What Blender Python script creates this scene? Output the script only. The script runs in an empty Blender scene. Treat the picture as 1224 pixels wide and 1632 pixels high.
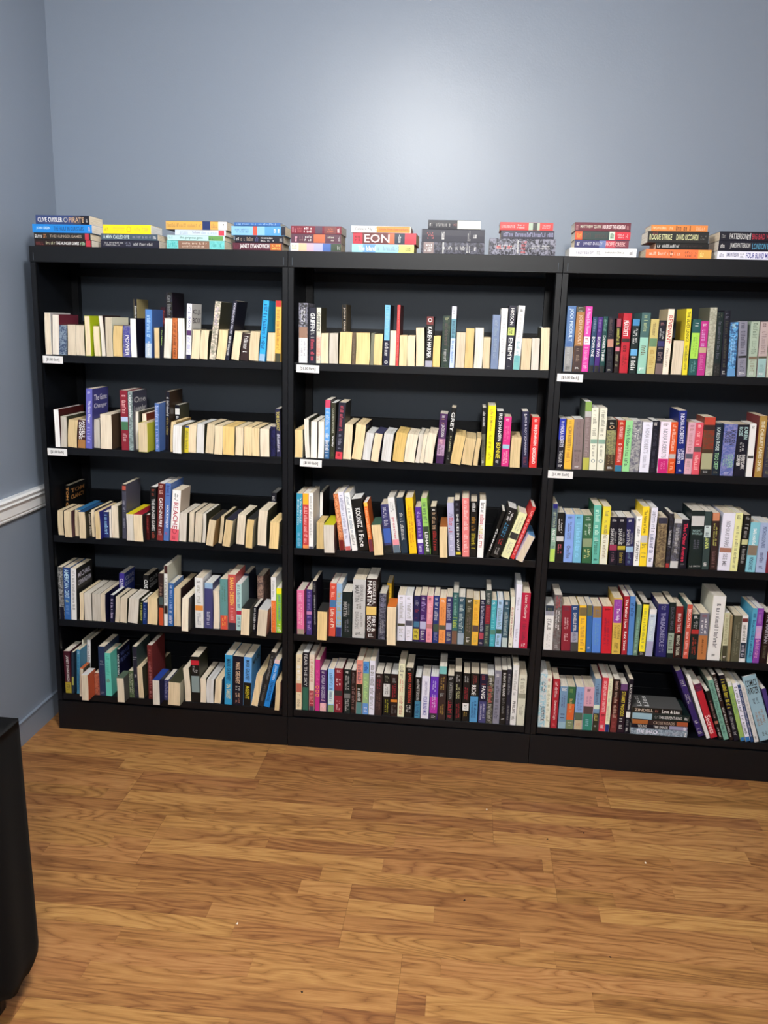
import bpy, math, random
from mathutils import Matrix, Vector
S = bpy.context.scene
C = S.collection
# ---------------------------------------------------------------- camera
def cam_axes(yaw, pitch, roll):
    cy, sy, cp, sp, cr, sr = math.cos(yaw), math.sin(yaw), math.cos(pitch), math.sin(pitch), math.cos(roll), math.sin(roll)
    f = Vector((-sy * cp, cy * cp, sp)); r0 = Vector((cy, sy, 0)); u0 = r0.cross(f)
    return r0 * cr + u0 * sr, -r0 * sr + u0 * cr, f
cd = bpy.data.cameras.new('camera'); co = bpy.data.objects.new('camera', cd); C.objects.link(co)
r, u, f = cam_axes(math.radians(5.61320743), math.radians(-12.75426152), math.radians(1.54629197))
M = Matrix((r, u, -f)).transposed().to_4x4(); M.translation = (1.54719533, -2.90213978, 1.59625138)
co.matrix_world = M
cd.sensor_fit = 'VERTICAL'; cd.sensor_height = 24; cd.lens = 24 * 1340.0969 / 1632
cd.clip_start = .02
S.camera = co
# ---------------------------------------------------------------- light
S.view_settings.view_transform = 'Standard'; S.view_settings.look = 'None'
S.view_settings.gamma = 1; S.view_settings.exposure = 0.5
wd = bpy.data.worlds.new('world'); S.world = wd; wd.use_nodes = True
wd.node_tree.nodes['Background'].inputs[0].default_value = (.75, .85, 1, 1)
wd.node_tree.nodes['Background'].inputs[1].default_value = .12
def area(name, loc, sx, sy, power, col=(1, .96, .9), spread=180):
    l = bpy.data.lights.new(name, 'AREA'); l.shape = 'RECTANGLE'; l.size = sx; l.size_y = sy; l.energy = power; l.color = col
    l.spread = math.radians(spread)
    o = bpy.data.objects.new(name, l); C.objects.link(o); o.location = loc
    return o
def globe(loc, radius, power, col=(1, .985, .955)):
    l = bpy.data.lights.new('ceiling_globe_light', 'POINT'); l.shadow_soft_size = radius; l.energy = power; l.color = col
    o = bpy.data.objects.new('ceiling_globe_light', l); C.objects.link(o); o.location = loc
globe((1.22, -1.5, 2.56), .10, 74)
globe((1.75, -4.0, 2.52), .14, 118)
# ---------------------------------------------------------------- materials
def lin(v): return v / 12.92 if v <= .04045 else ((v + .055) / 1.055) ** 2.4
def hx(c): return tuple(lin(int(q, 16) / 15) for q in c) + (1,)
def rgb(r, g, b): return (lin(r / 255), lin(g / 255), lin(b / 255), 1)
MATS = {}
def mat(name, col, rough=.5, spec=.5, coat=0):
    m = bpy.data.materials.new(name); m.use_nodes = True
    b = m.node_tree.nodes['Principled BSDF']
    b.inputs['Base Color'].default_value = col; b.inputs['Roughness'].default_value = rough
    b.inputs['Specular IOR Level'].default_value = spec
    if coat: b.inputs['Coat Weight'].default_value = coat; b.inputs['Coat Roughness'].default_value = .2
    return m
class NT:
    def __init__(s, m): s.t = m.node_tree; s.b = s.t.nodes['Principled BSDF']
    def n(s, ty, **k):
        x = s.t.nodes.new(ty)
        for a, v in k.items(): setattr(x, a, v)
        return x
    def l(s, a, b): s.t.links.new(a, b)
    def math(s, op, a, b=None):
        x = s.n('ShaderNodeMath', operation=op)
        for i, v in enumerate((a, b)):
            if v is None: continue
            if isinstance(v, (int, float)): x.inputs[i].default_value = v
            else: s.l(v, x.inputs[i])
        return x.outputs[0]
    def noise(s, vec, scale, detail=3, rough=.5, dist=0):
        x = s.n('ShaderNodeTexNoise'); s.l(vec, x.inputs['Vector']); x.inputs['Scale'].default_value = scale
        x.inputs['Detail'].default_value = detail; x.inputs['Roughness'].default_value = rough; x.inputs['Distortion'].default_value = dist
        return x.outputs['Fac']
    def mapping(s, vec, sc):
        x = s.n('ShaderNodeMapping'); s.l(vec, x.inputs[0]); x.inputs['Scale'].default_value = sc
        return x.outputs[0]
    def ramp(s, fac, stops):
        x = s.n('ShaderNodeValToRGB'); s.l(fac, x.inputs[0]); e = x.color_ramp.elements
        while len(e) < len(stops): e.new(.5)
        for i, (p, c) in enumerate(stops): e[i].position = p; e[i].color = c
        return x.outputs[0]
    def bump(s, h, strength, dist=.001):
        x = s.n('ShaderNodeBump'); s.l(h, x.inputs['Height']); x.inputs['Strength'].default_value = strength; x.inputs['Distance'].default_value = dist
        s.l(x.outputs[0], s.b.inputs['Normal'])
def cover_mat(c, n=None):
    k = 'printed_card_' + c + (('_' + n) if n else '')
    if k not in MATS:
        m = mat(k, hx(c), .42, .4)
        if n:
            t = NT(m); tc = t.n('ShaderNodeTexCoord').outputs['Object']
            f = t.noise(tc, 95, 3, .6, 1.2)
            t.l(t.ramp(f, [(.42, hx(c)), (.58, hx(n))]), t.b.inputs['Base Color'])
        MATS[k] = m
    return MATS[k]
def page_mat(c):
    k = 'page_block_' + c
    if k not in MATS:
        cc = hx(c); cc = (cc[0], .6 * cc[0] + .4 * cc[2], cc[2], 1); m = mat(k, cc, .9, .1); t = NT(m); tc = t.n('ShaderNodeTexCoord').outputs['Object']
        f = t.noise(t.mapping(tc, (700, 6, 6)), 1, 2)
        g = t.noise(t.mapping(tc, (60, 9, 9)), 1, 2)
        h = t.math('ADD', t.math('MULTIPLY', f, .6), t.math('MULTIPLY', g, .4))
        d = tuple(v * q for v, q in zip(cc[:3], (.74, .70, .62))) + (1,); e = tuple(min(1, v * 1.1) for v in cc[:3]) + (1,)
        t.l(t.ramp(h, [(.34, d), (.5, cc), (.66, e)]), t.b.inputs['Base Color'])
        t.bump(f, .4, .0006)
        MATS[k] = m
    return MATS[k]
# ---------------------------------------------------------------- mesh helpers
class MB:
    def __init__(s): s.v = []; s.f = []; s.m = []; s.mats = []
    def mi(s, m):
        if m not in s.mats: s.mats.append(m)
        return s.mats.index(m)
    def quad(s, p, m):
        n = len(s.v); s.v += [tuple(q) for q in p]; s.f.append(tuple(range(n, n + len(p)))); s.m.append(s.mi(m))
    def tris(s, vs, fs, m):
        n = len(s.v); s.v += vs; k = s.mi(m)
        for f in fs: s.f.append(tuple(n + i for i in f)); s.m.append(k)
    def box(s, x0, x1, y0, y1, z0, z1, m):
        n = len(s.v); s.v += [(x, y, z) for x in (x0, x1) for y in (y0, y1) for z in (z0, z1)]
        k = s.mi(m)
        for f in ((0, 1, 3, 2), (4, 6, 7, 5), (0, 4, 5, 1), (2, 3, 7, 6), (0, 2, 6, 4), (1, 5, 7, 3)):
            s.f.append(tuple(n + i for i in f)); s.m.append(k)
    def build(s, name, parent=None, smooth=False, bevel=0, deform=None):
        me = bpy.data.meshes.new(name)
        vs = [deform(p) for p in s.v] if deform else s.v
        me.from_pydata(vs, [], s.f); me.polygons.foreach_set('material_index', s.m)
        for m in s.mats: me.materials.append(m)
        if smooth: me.polygons.foreach_set('use_smooth', [True] * len(me.polygons))
        me.update()
        o = bpy.data.objects.new(name, me); C.objects.link(o)
        if parent: o.parent = parent
        if bevel:
            b = o.modifiers.new('bevel', 'BEVEL'); b.width = bevel; b.segments = 2; b.limit_method = 'ANGLE'
        return o
def tag(o, label=None, cat=None, group=None, kind=None):
    for k, v in (('label', label), ('category', cat), ('group', group), ('kind', kind)):
        if v: o[k] = v
    return o
def thing(name, label, cat, loc=(0, 0, 0), group=None):
    o = bpy.data.objects.new(name, None); C.objects.link(o); o.location = loc; o.empty_display_size = .05
    return tag(o, label, cat, group)
# ---------------------------------------------------------------- room
XL, YW, ZC, XR, YB = -.074, .364, 2.715, 5.2, -8.2
def wall_mat(name, c):
    m = mat(name, c, .44, .75); t = NT(m); tc = t.n('ShaderNodeTexCoord').outputs['Object']
    f = t.noise(tc, 160, 3); g = t.noise(tc, 2.6, 2); h = t.math('ADD', t.math('MULTIPLY', f, .12), t.math('MULTIPLY', g, 1.6))
    t.bump(h, .5, .004)
    return m
mw = wall_mat('slate_blue_paint', rgb(129, 141, 158))
mc = mat('white_ceiling_paint', rgb(225, 225, 222), .9, .1)
def struct(name, mb, **k): return tag(mb.build(name, **k), kind='structure')
b = MB(); b.box(XL - .1, XR, YW, YW + .1, 0, ZC, mw); struct('wall_back', b)
b = MB(); b.box(XL - .1, XL, YB, YW, 0, ZC, mw); struct('wall_left', b)
b = MB(); b.box(XR, XR + .1, YB, YW + .1, 0, ZC, mw); struct('wall_right', b)
b = MB(); b.box(XL - .1, XR + .1, YB - .1, YB, 0, ZC, mw); struct('wall_front', b)
b = MB(); b.box(XL - .1, XR + .1, YB - .1, YW + .1, ZC, ZC + .1, mc); struct('ceiling', b)
def floor_mat():
    m = mat('oak_laminate', rgb(170, 122, 70), .36, .35); t = NT(m); g = t.n('ShaderNodeTexCoord').outputs['Object']
    sp = t.n('ShaderNodeSeparateXYZ'); t.l(g, sp.inputs[0]); X, Y = sp.outputs[0], sp.outputs[1]
    row = t.math('FLOOR', t.math('DIVIDE', Y, .0645))
    tri = t.math('FLOOR', t.math('DIVIDE', Y, .258))
    def rnd(*a):
        w = t.n('ShaderNodeTexWhiteNoise', noise_dimensions='3D'); cb = t.n('ShaderNodeCombineXYZ')
        for i, v in enumerate(a):
            if isinstance(v, (int, float)): cb.inputs[i].default_value = v
            else: t.l(v, cb.inputs[i])
        t.l(cb.outputs[0], w.inputs['Vector']); return w.outputs['Value']
    xs = t.math('DIVIDE', t.math('ADD', X, t.math('MULTIPLY', rnd(row, 3.3, 1), .85)), .85)
    cell = t.math('FLOOR', xs)
    xb = t.math('DIVIDE', t.math('ADD', X, t.math('MULTIPLY', rnd(tri, 7.1, 2), 1.24)), 1.24)
    big = t.math('FLOOR', xb)
    r1 = rnd(row, cell, big); r2 = rnd(row, cell, t.math('ADD', big, 17.3))
    # cathedral grain: contour lines of a stretched noise field
    cb = t.n('ShaderNodeCombineXYZ')
    t.l(t.math('ADD', t.math('MULTIPLY', X, 1.7), t.math('MULTIPLY', r1, 40)), cb.inputs[0])
    t.l(t.math('ADD', t.math('MULTIPLY', Y, 11), t.math('MULTIPLY', r2, 30)), cb.inputs[1])
    t.l(t.math('MULTIPLY', r1, 9), cb.inputs[2])
    nf = t.noise(cb.outputs[0], 1.0, 3, .4, .35)
    ln = t.math('PINGPONG', t.math('MULTIPLY', nf, 27), 1)
    ln = t.math('POWER', ln, .42)
    fine = t.noise(t.mapping(g, (9, 260, 1)), 1, 4, .65)
    mid = t.noise(t.mapping(g, (2.2, 40, 1)), 1, 2, .5)
    v = t.math('ADD', t.math('MULTIPLY', ln, .24), t.math('MULTIPLY', fine, .42))
    v = t.math('ADD', v, t.math('MULTIPLY', mid, .18))
    v = t.math('ADD', v, t.math('MULTIPLY', t.math('SUBTRACT', r2, .5), .16))
    c1 = t.ramp(v, [(.18, rgb(100, 66, 34)), (.38, rgb(138, 97, 54)), (.52, rgb(166, 122, 70)), (.72, rgb(190, 148, 90))])
    hs = t.n('ShaderNodeHueSaturation'); t.l(c1, hs.inputs['Color'])
    t.l(t.math('ADD', .495, t.math('MULTIPLY', t.math('SUBTRACT', r1, .6), .012)), hs.inputs['Hue'])
    t.l(t.math('ADD', .90, t.math('MULTIPLY', r1, .16)), hs.inputs['Value'])
    # seams
    def edge(val, w):
        fr = t.math('FRACT', val); return t.math('MINIMUM', t.math('MULTIPLY', fr, w), t.math('MULTIPLY', t.math('SUBTRACT', 1, fr), w))
    e1 = edge(t.math('DIVIDE', Y, .258), .258); e2 = edge(xb, 1.24)
    e3 = edge(t.math('DIVIDE', Y, .0645), .0645); e4 = edge(xs, .85)
    d1 = t.math('MINIMUM', e1, e2); d2 = t.math('MINIMUM', e3, e4)
    s1 = t.math('SUBTRACT', 1, t.math('MULTIPLY', t.math('LESS_THAN', d1, .0007), .32))
    s2 = t.math('SUBTRACT', 1, t.math('MULTIPLY', t.math('LESS_THAN', d2, .0006), .10))
    mx = t.n('ShaderNodeMix', data_type='RGBA', blend_type='MULTIPLY'); mx.inputs[0].default_value = 1
    t.l(hs.outputs[0], mx.inputs[6])
    gr = t.math('MULTIPLY', s1, s2); cc = t.n('ShaderNodeCombineXYZ')
    for i in range(3): t.l(gr, cc.inputs[i])
    t.l(cc.outputs[0], mx.inputs[7]); t.l(mx.outputs[2], t.b.inputs['Base Color'])
    t.l(t.math('ADD', .30, t.math('MULTIPLY', fine, .16)), t.b.inputs['Roughness'])
    t.bump(t.math('ADD', t.math('MULTIPLY', fine, .5), t.math('MULTIPLY', gr, .6)), .25, .0006)
    return m
b = MB(); b.box(XL - .1, XR + .1, YB - .1, YW + .1, -.05, 0, floor_mat()); struct('floor', b)
# baseboard and chair rail on the side wall
b = MB(); b.box(XL, XL + .006, YB, YW, 0, .092, mw); b.box(XL, XL + .011, YB, YW, .092, .097, mw); struct('baseboard_left', b)
mt = mat('white_gloss_trim', rgb(238, 240, 243), .3, .5)
b = MB()
prof = [(0, .868), (.012, .868), (.014, .874), (.012, .880), (.017, .884), (.017, .912), (.021, .920), (.027, .926), (.023, .932), (.027, .938), (.030, .944), (.024, .951), (0, .951)]
for (a1, z1), (a2, z2) in zip(prof, prof[1:]):
    b.quad([(XL + a1, YB, z1), (XL + a2, YB, z2), (XL + a2, YW, z2), (XL + a1, YW, z1)], mt)
struct('trim_1', b)
# ---------------------------------------------------------------- bookcases
W, H, D = .914, 1.82, .335
LV = [1.45, 1.118, .786, .454, .15]
def metal(name, c, rough):
    m = mat(name, c, rough, .36); t = NT(m); tc = t.n('ShaderNodeTexCoord').outputs['Object']
    t.bump(t.noise(tc, 420, 2), .15, .0004); return m
mk = metal('black_powder_coated_steel', rgb(9, 12, 18), .42)
mkb = metal('black_steel_back_panel', rgb(66, 75, 86), .5)
mlab = mat('white_card_label', rgb(240, 240, 240), .5, .3)
mink = mat('black_label_ink', rgb(25, 25, 28), .6, .2)
def rail(x0, x1, z, mb):
    """raised rear stop of a shelf with a long rounded embossed slot"""
    y0, y1 = .300, .306
    a, c = x0 + .14, x1 - .14; zl, zh = z + .055, z + .085; zt = z + .116
    mb.box(x0, x1, y0, y1, z, zl, mk); mb.box(x0, x1, y0, y1, zh, zt, mk)
    mb.box(x0, a, y0, y1, zl, zh, mk); mb.box(c, x1, y0, y1, zl, zh, mk)
    mb.box(a, c, y0 + .004, y1 + .001, zl, zh, mk)
    mb.box(x0, x1, y0, .322, zt, zt + .002, mk)
def bookcase(i):
    X = i * W; e = .0006
    nm = ['left', 'middle', 'right-hand'][i]
    t = thing('bookcase', ['black steel bookcase standing against the left wall', 'black steel bookcase standing in the middle of the three',
        'black steel bookcase with a small flat stack on its bottom shelf'][i], 'bookcase', (X, 0, 0))
    t['group'] = 'black bookcases in a row'
    for s in (0, 1):
        b = MB(); x0 = e if s == 0 else W - e - .003
        b.box(x0, x0 + .003, .002, D, 0, H - .001, mk)
        xa, xb = (e, .0215) if s == 0 else (W - .0215, W - e)
        b.box(xa, xb, 0, .0035, .12, H - .054, mk)
        b.box(xb - .003 if s == 0 else xa, xb if s == 0 else xa + .003, 0, .02, .12, H - .054, mk)
        b.build('side_upright', t, bevel=.0006)
        b = MB(); xa, xb = (.0036, .030) if s == 0 else (W - .030, W - .0036)
        b.box(xa, xb, .295, .2965, .12, H - .03, mk); b.box(xb - .0015 if s == 0 else xa, xb if s == 0 else xa + .0015, .2965, .33, .12, H - .03, mk)
        b.build('rear_upright', t)
    b = MB(); b.box(e, W - e, -.002, .0015, H - .053, H, mk); b.box(e, W - e, .0015, D, H - .002, H, mk); b.box(e + .003, W - .003 - e, .0015, .03, H - .053, H - .0505, mk)
    b.build('header', t, bevel=.0008)
    for x0 in (.014, W - .016):
        b = MB(); b.box(x0, x0 + .002, -.0026, -.0019, H - .047, H - .022, mkb); b.build('slot', t)
    b = MB(); b.box(.004, W - .004, .322, .326, .1, H - .003, mkb); b.build('back_panel', t)
    b = MB(); b.box(.004, W - .004, .3065, .3215, H - .085, H - .055, mk); b.build('top_rail', t)
    for k, z in enumerate(LV):
        xa, xb = (.0225, W - .0225)
        b = MB(); b.box(.004, W - .004, .0042, .3, z - .003, z - .0002, mk)
        b.box(xa, xb, .0008, .004, z - .026, z - .0002, mk); b.box(xa, xb, .0008, .018, z - .026, z - .0245, mk)
        rail(.031, W - .031, z, b)
        b.build('shelf', t, bevel=.0006)
    b = MB(); b.box(e, W - e, -.002, .0015, 0, .119, mk); b.box(e, W - e, -.002, .012, .117, .119, mk); b.build('kick_panel', t, bevel=.001)
    return t
for i in range(3): bookcase(i)
# ---------------------------------------------------------------- lettering
TC = {}
def text_geo(s, bold=.012):
    if s in TC: return TC[s]
    cu = bpy.data.curves.new('lettering', 'FONT'); cu.body = s; cu.resolution_u = 2; cu.offset = bold; cu.size = 1
    o = bpy.data.objects.new('lettering', cu); C.objects.link(o)
    dg = bpy.context.evaluated_depsgraph_get(); me = o.evaluated_get(dg).to_mesh()
    vs = [(v.co.x, v.co.y) for v in me.vertices]; fs = [tuple(p.vertices) for p in me.polygons]
    x0 = min(v[0] for v in vs); x1 = max(v[0] for v in vs); y0 = min(v[1] for v in vs); y1 = max(v[1] for v in vs)
    vs = [((a - x0) / (x1 - x0), (c - y0) / (y1 - y0)) for a, c in vs]
    o.evaluated_get(dg).to_mesh_clear(); bpy.data.objects.remove(o); bpy.data.curves.remove(cu)
    TC[s] = (vs, fs); return TC[s]
def scribble(rg, n):
    """small print too fine to read: a run of letter-sized strokes"""
    vs, fs = [], []; x = 0
    for k in range(n):
        w = rg.uniform(.45, .8); 
        if rg.random() < .14: x += 1; continue
        h = rg.choice((.75, .75, 1)); q = rg.choice((0, 1, 2, 3))
        def bx(a, c, d, e):
            m = len(vs); vs.extend([(a, d), (c, d), (c, e), (a, e)]); fs.append((m, m + 1, m + 2, m + 3))
        bx(x, x + .24, 0, h)
        if q != 1: bx(x + .24, x + w, h * .78, h)
        if q != 2: bx(x + .24, x + w, 0, h * .2)
        if q == 0 or q == 3: bx(x + w - .2, x + w, 0, h)
        x += w + .3
    if not vs: return scribble(rg, n + 2)
    m = max(v[0] for v in vs)
    return [(a / m, c) for a, c in vs], fs
SHORT = {}
# ---------------------------------------------------------------- books
def book_mesh(K, t, d, h, base, o, rg):
    """returns (cover MB, page MB); local frame: x thickness, y depth, z height, front at y = 0"""
    cv, pg = MB(), MB(); e = .0007
    pb = rg.uniform(-.0022, .0022) if K == 'E' else 0
    if K == 'E':
        c = cover_mat(o.get('c', '443'), o.get('n')); sp = cover_mat(o.get('u', o.get('c', '443')))
        N = 5
        for k in range(N):
            z0, z1 = h * k / N, h * (k + 1) / N
            cv.box(0, e, .0005, d, z0, z1, c); cv.box(t - e, t, .0005, d, z0, z1, c)
            a, bz = z0, z1
            if k == 0 and 'u' not in o: a = e
            if k == N - 1: bz = h - (.0015 if 'u' not in o else e)
            pg.box(e, t - e, .0002, d - .001, a, bz, page_mat(base))
        if 'u' in o: cv.box(e, t - e, .0005, d, h - e, h, sp)
        else: cv.box(e, t - e, .0005, d, 0, e, c)
        def deform(p):
            q = p[2] / h; return (p[0] + pb * math.sin(math.pi * q), p[1] + (sl * q if p[1] < .01 else 0), p[2])
        sl = rg.uniform(-.004, .003)
        return cv, pg, deform
    n = o.get('n'); bm = cover_mat(base, n); sm = cover_mat(o.get('c', base), n if 'c' not in o else None)
    e = min(e, t * .08)
    cv.box(0, e, 0, d, 0, h, sm); cv.box(t - e, t, 0, d, 0, h, sm)
    pgc = o.get('p', rg.choice(('edc', 'dcb', 'edc', 'eed', 'ddc', 'eee')))
    pg.box(e, t - e, e * 2, d - .001, .0003, h - .0006, page_mat(pgc))
    # spine: bands from the top (0) down to the foot (100)
    bands = []
    for q in o.get('b', '').split(' '):
        if q: a, c = q.split(':'); a, z = a.split('-'); bands.append((float(a) / 100, float(z) / 100, c))
    cuts = sorted({0., 1.} | {x for q in bands for x in q[:2]})
    bv = min(.0012, t * .12)
    for a, z in zip(cuts, cuts[1:]):
        m = bm
        for q in bands:
            if q[0] <= a + 1e-6 and z <= q[1] + 1e-6: m = cover_mat(q[2])
        z1, z0 = h * (1 - a), h * (1 - z)
        P = [(0, bv * .8), (bv, .0001), (t / 2, -.0002), (t - bv, .0001), (t, bv * .8)]
        for (xa, ya), (xb, yb) in zip(P, P[1:]):
            cv.quad([(xa, ya, z0), (xb, yb, z0), (xb, yb, z1), (xa, ya, z1)], m)
        if a == 0:
            cv.quad([(p[0], p[1], h) for p in P] + [(t, e * 2.2, h), (0, e * 2.2, h)], m)
    i = 0
    for q in o.get('t', '').split('|'):
        if not q: continue
        s, r = q.split('@'); r = r.split(':'); a, z = map(float, r[0].split('-')); a /= 100; z /= 100
        col = r[1]; w = float(r[2]) if len(r) > 2 and r[2] else .5
        ce = .5; hor = False
        if len(r) > 3:
            if r[3] == 'h': hor = True
            else: ce = float(r[3])
        i += 1; ln = (z - a) * h
        m = cover_mat(col)
        if s == '~':
            nn = max(4, int(ln / (w * t * .40))) if not hor else 5
            nl = max(1, min(4, round(w * t / .0095))) if ln > .012 and not hor else 1
            if nl > 1:
                for q in range(nl):
                    lh = w / nl; l0 = rg.uniform(0, .15) * ln; l1 = ln - rg.uniform(0, .15) * ln
                    vs, fs = scribble(rg, max(3, min(40, int(ln / (lh * t * .55)))))
                    cv.tris([(t * (ce - w / 2 + (q + .5) * lh + (y - .5) * lh * .66), -.0006, h * (1 - a) - l0 - x * (l1 - l0)) for x, y in vs], fs, m)
                continue
            vs, fs = scribble(rg, min(nn, 34))
        else: vs, fs = text_geo(s)
        if hor: pts = [(t * (.5 + (x - .5) * w), -.0006, h * (1 - z) + y * ln) for x, y in vs]
        else: pts = [(t * (ce + (y - .5) * w), -.0006, h * (1 - a) - x * ln) for x, y in vs]
        cv.tris(pts, fs, m)
    if 'k' in o:
        tx, col = o['k'].split(':'); L = tx.split('/'); m = cover_mat(col)
        for j, s in enumerate(L):
            vs, fs = text_geo(s); z1 = h * (.90 - j * .15); hh = h * .10
            cv.tris([(t + .0004, d * (.1 + .8 * x), z1 - hh + hh * y) for x, y in vs], fs, m)
    def deform(p): return p
    return cv, pg, deform
def parse(l):
    hd, *op = l.split(';'); f = hd.split(); K = f[0]
    o = {}
    for x in op:
        k, v = x.split('=', 1); o[k] = v
    row, bay = int(f[1]), int(f[2]); X, Y, Z, t, d, h = (float(v) / 1000 for v in f[3:9])
    return K, row, bay, X, Y, Z, t, d, h, float(f[9]), f[10], o
GR = {0: 'paperbacks lying in flat stacks on the bookcases', 1: 'paperbacks on the top shelf', 2: 'paperbacks on the second shelf', 3: 'paperbacks on the third shelf',
      4: 'paperbacks on the fourth shelf', 5: 'paperbacks on the bottom shelf'}
rest = MB()
def build_books(data):
    for n, l in enumerate(data.strip().split('\n')):
        K, row, bay, X, Y, Z, t, d, h, lean, base, o = parse(l)
        small = K.endswith('*'); K = K[0]; rg = random.Random(n * 7 + 3)
        cv, pg, df = book_mesh(K, t, d, h, base, o, rg)
        a = math.radians(lean)
        if K == 'L':
            Mx = Matrix.Translation((X, Y, Z)) @ Matrix.Rotation(-math.pi / 2, 4, 'Y') @ Matrix.Rotation(rg.uniform(-.012, .012), 4, 'X')
        elif a > 0: Mx = Matrix.Translation((X, Y, Z)) @ Matrix.Rotation(a, 4, 'Y') @ Matrix.Translation((-t, 0, 0))
        else: Mx = Matrix.Translation((X, Y, Z)) @ Matrix.Rotation(a, 4, 'Y')
        if small:
            for mb in (cv, pg):
                k = len(rest.v); rest.v += [tuple(Mx @ Vector(df(p))) for p in mb.v]
                for f, m in zip(mb.f, mb.m): rest.f.append(tuple(k + i for i in f)); rest.m.append(rest.mi(mb.mats[m]))
            continue
        e = thing('paperback_book', o['l'], 'book', group=GR[row]); e.matrix_world = Mx
        cv.build('cover', e, deform=df); pg.build('page_block', e, deform=df)
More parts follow.
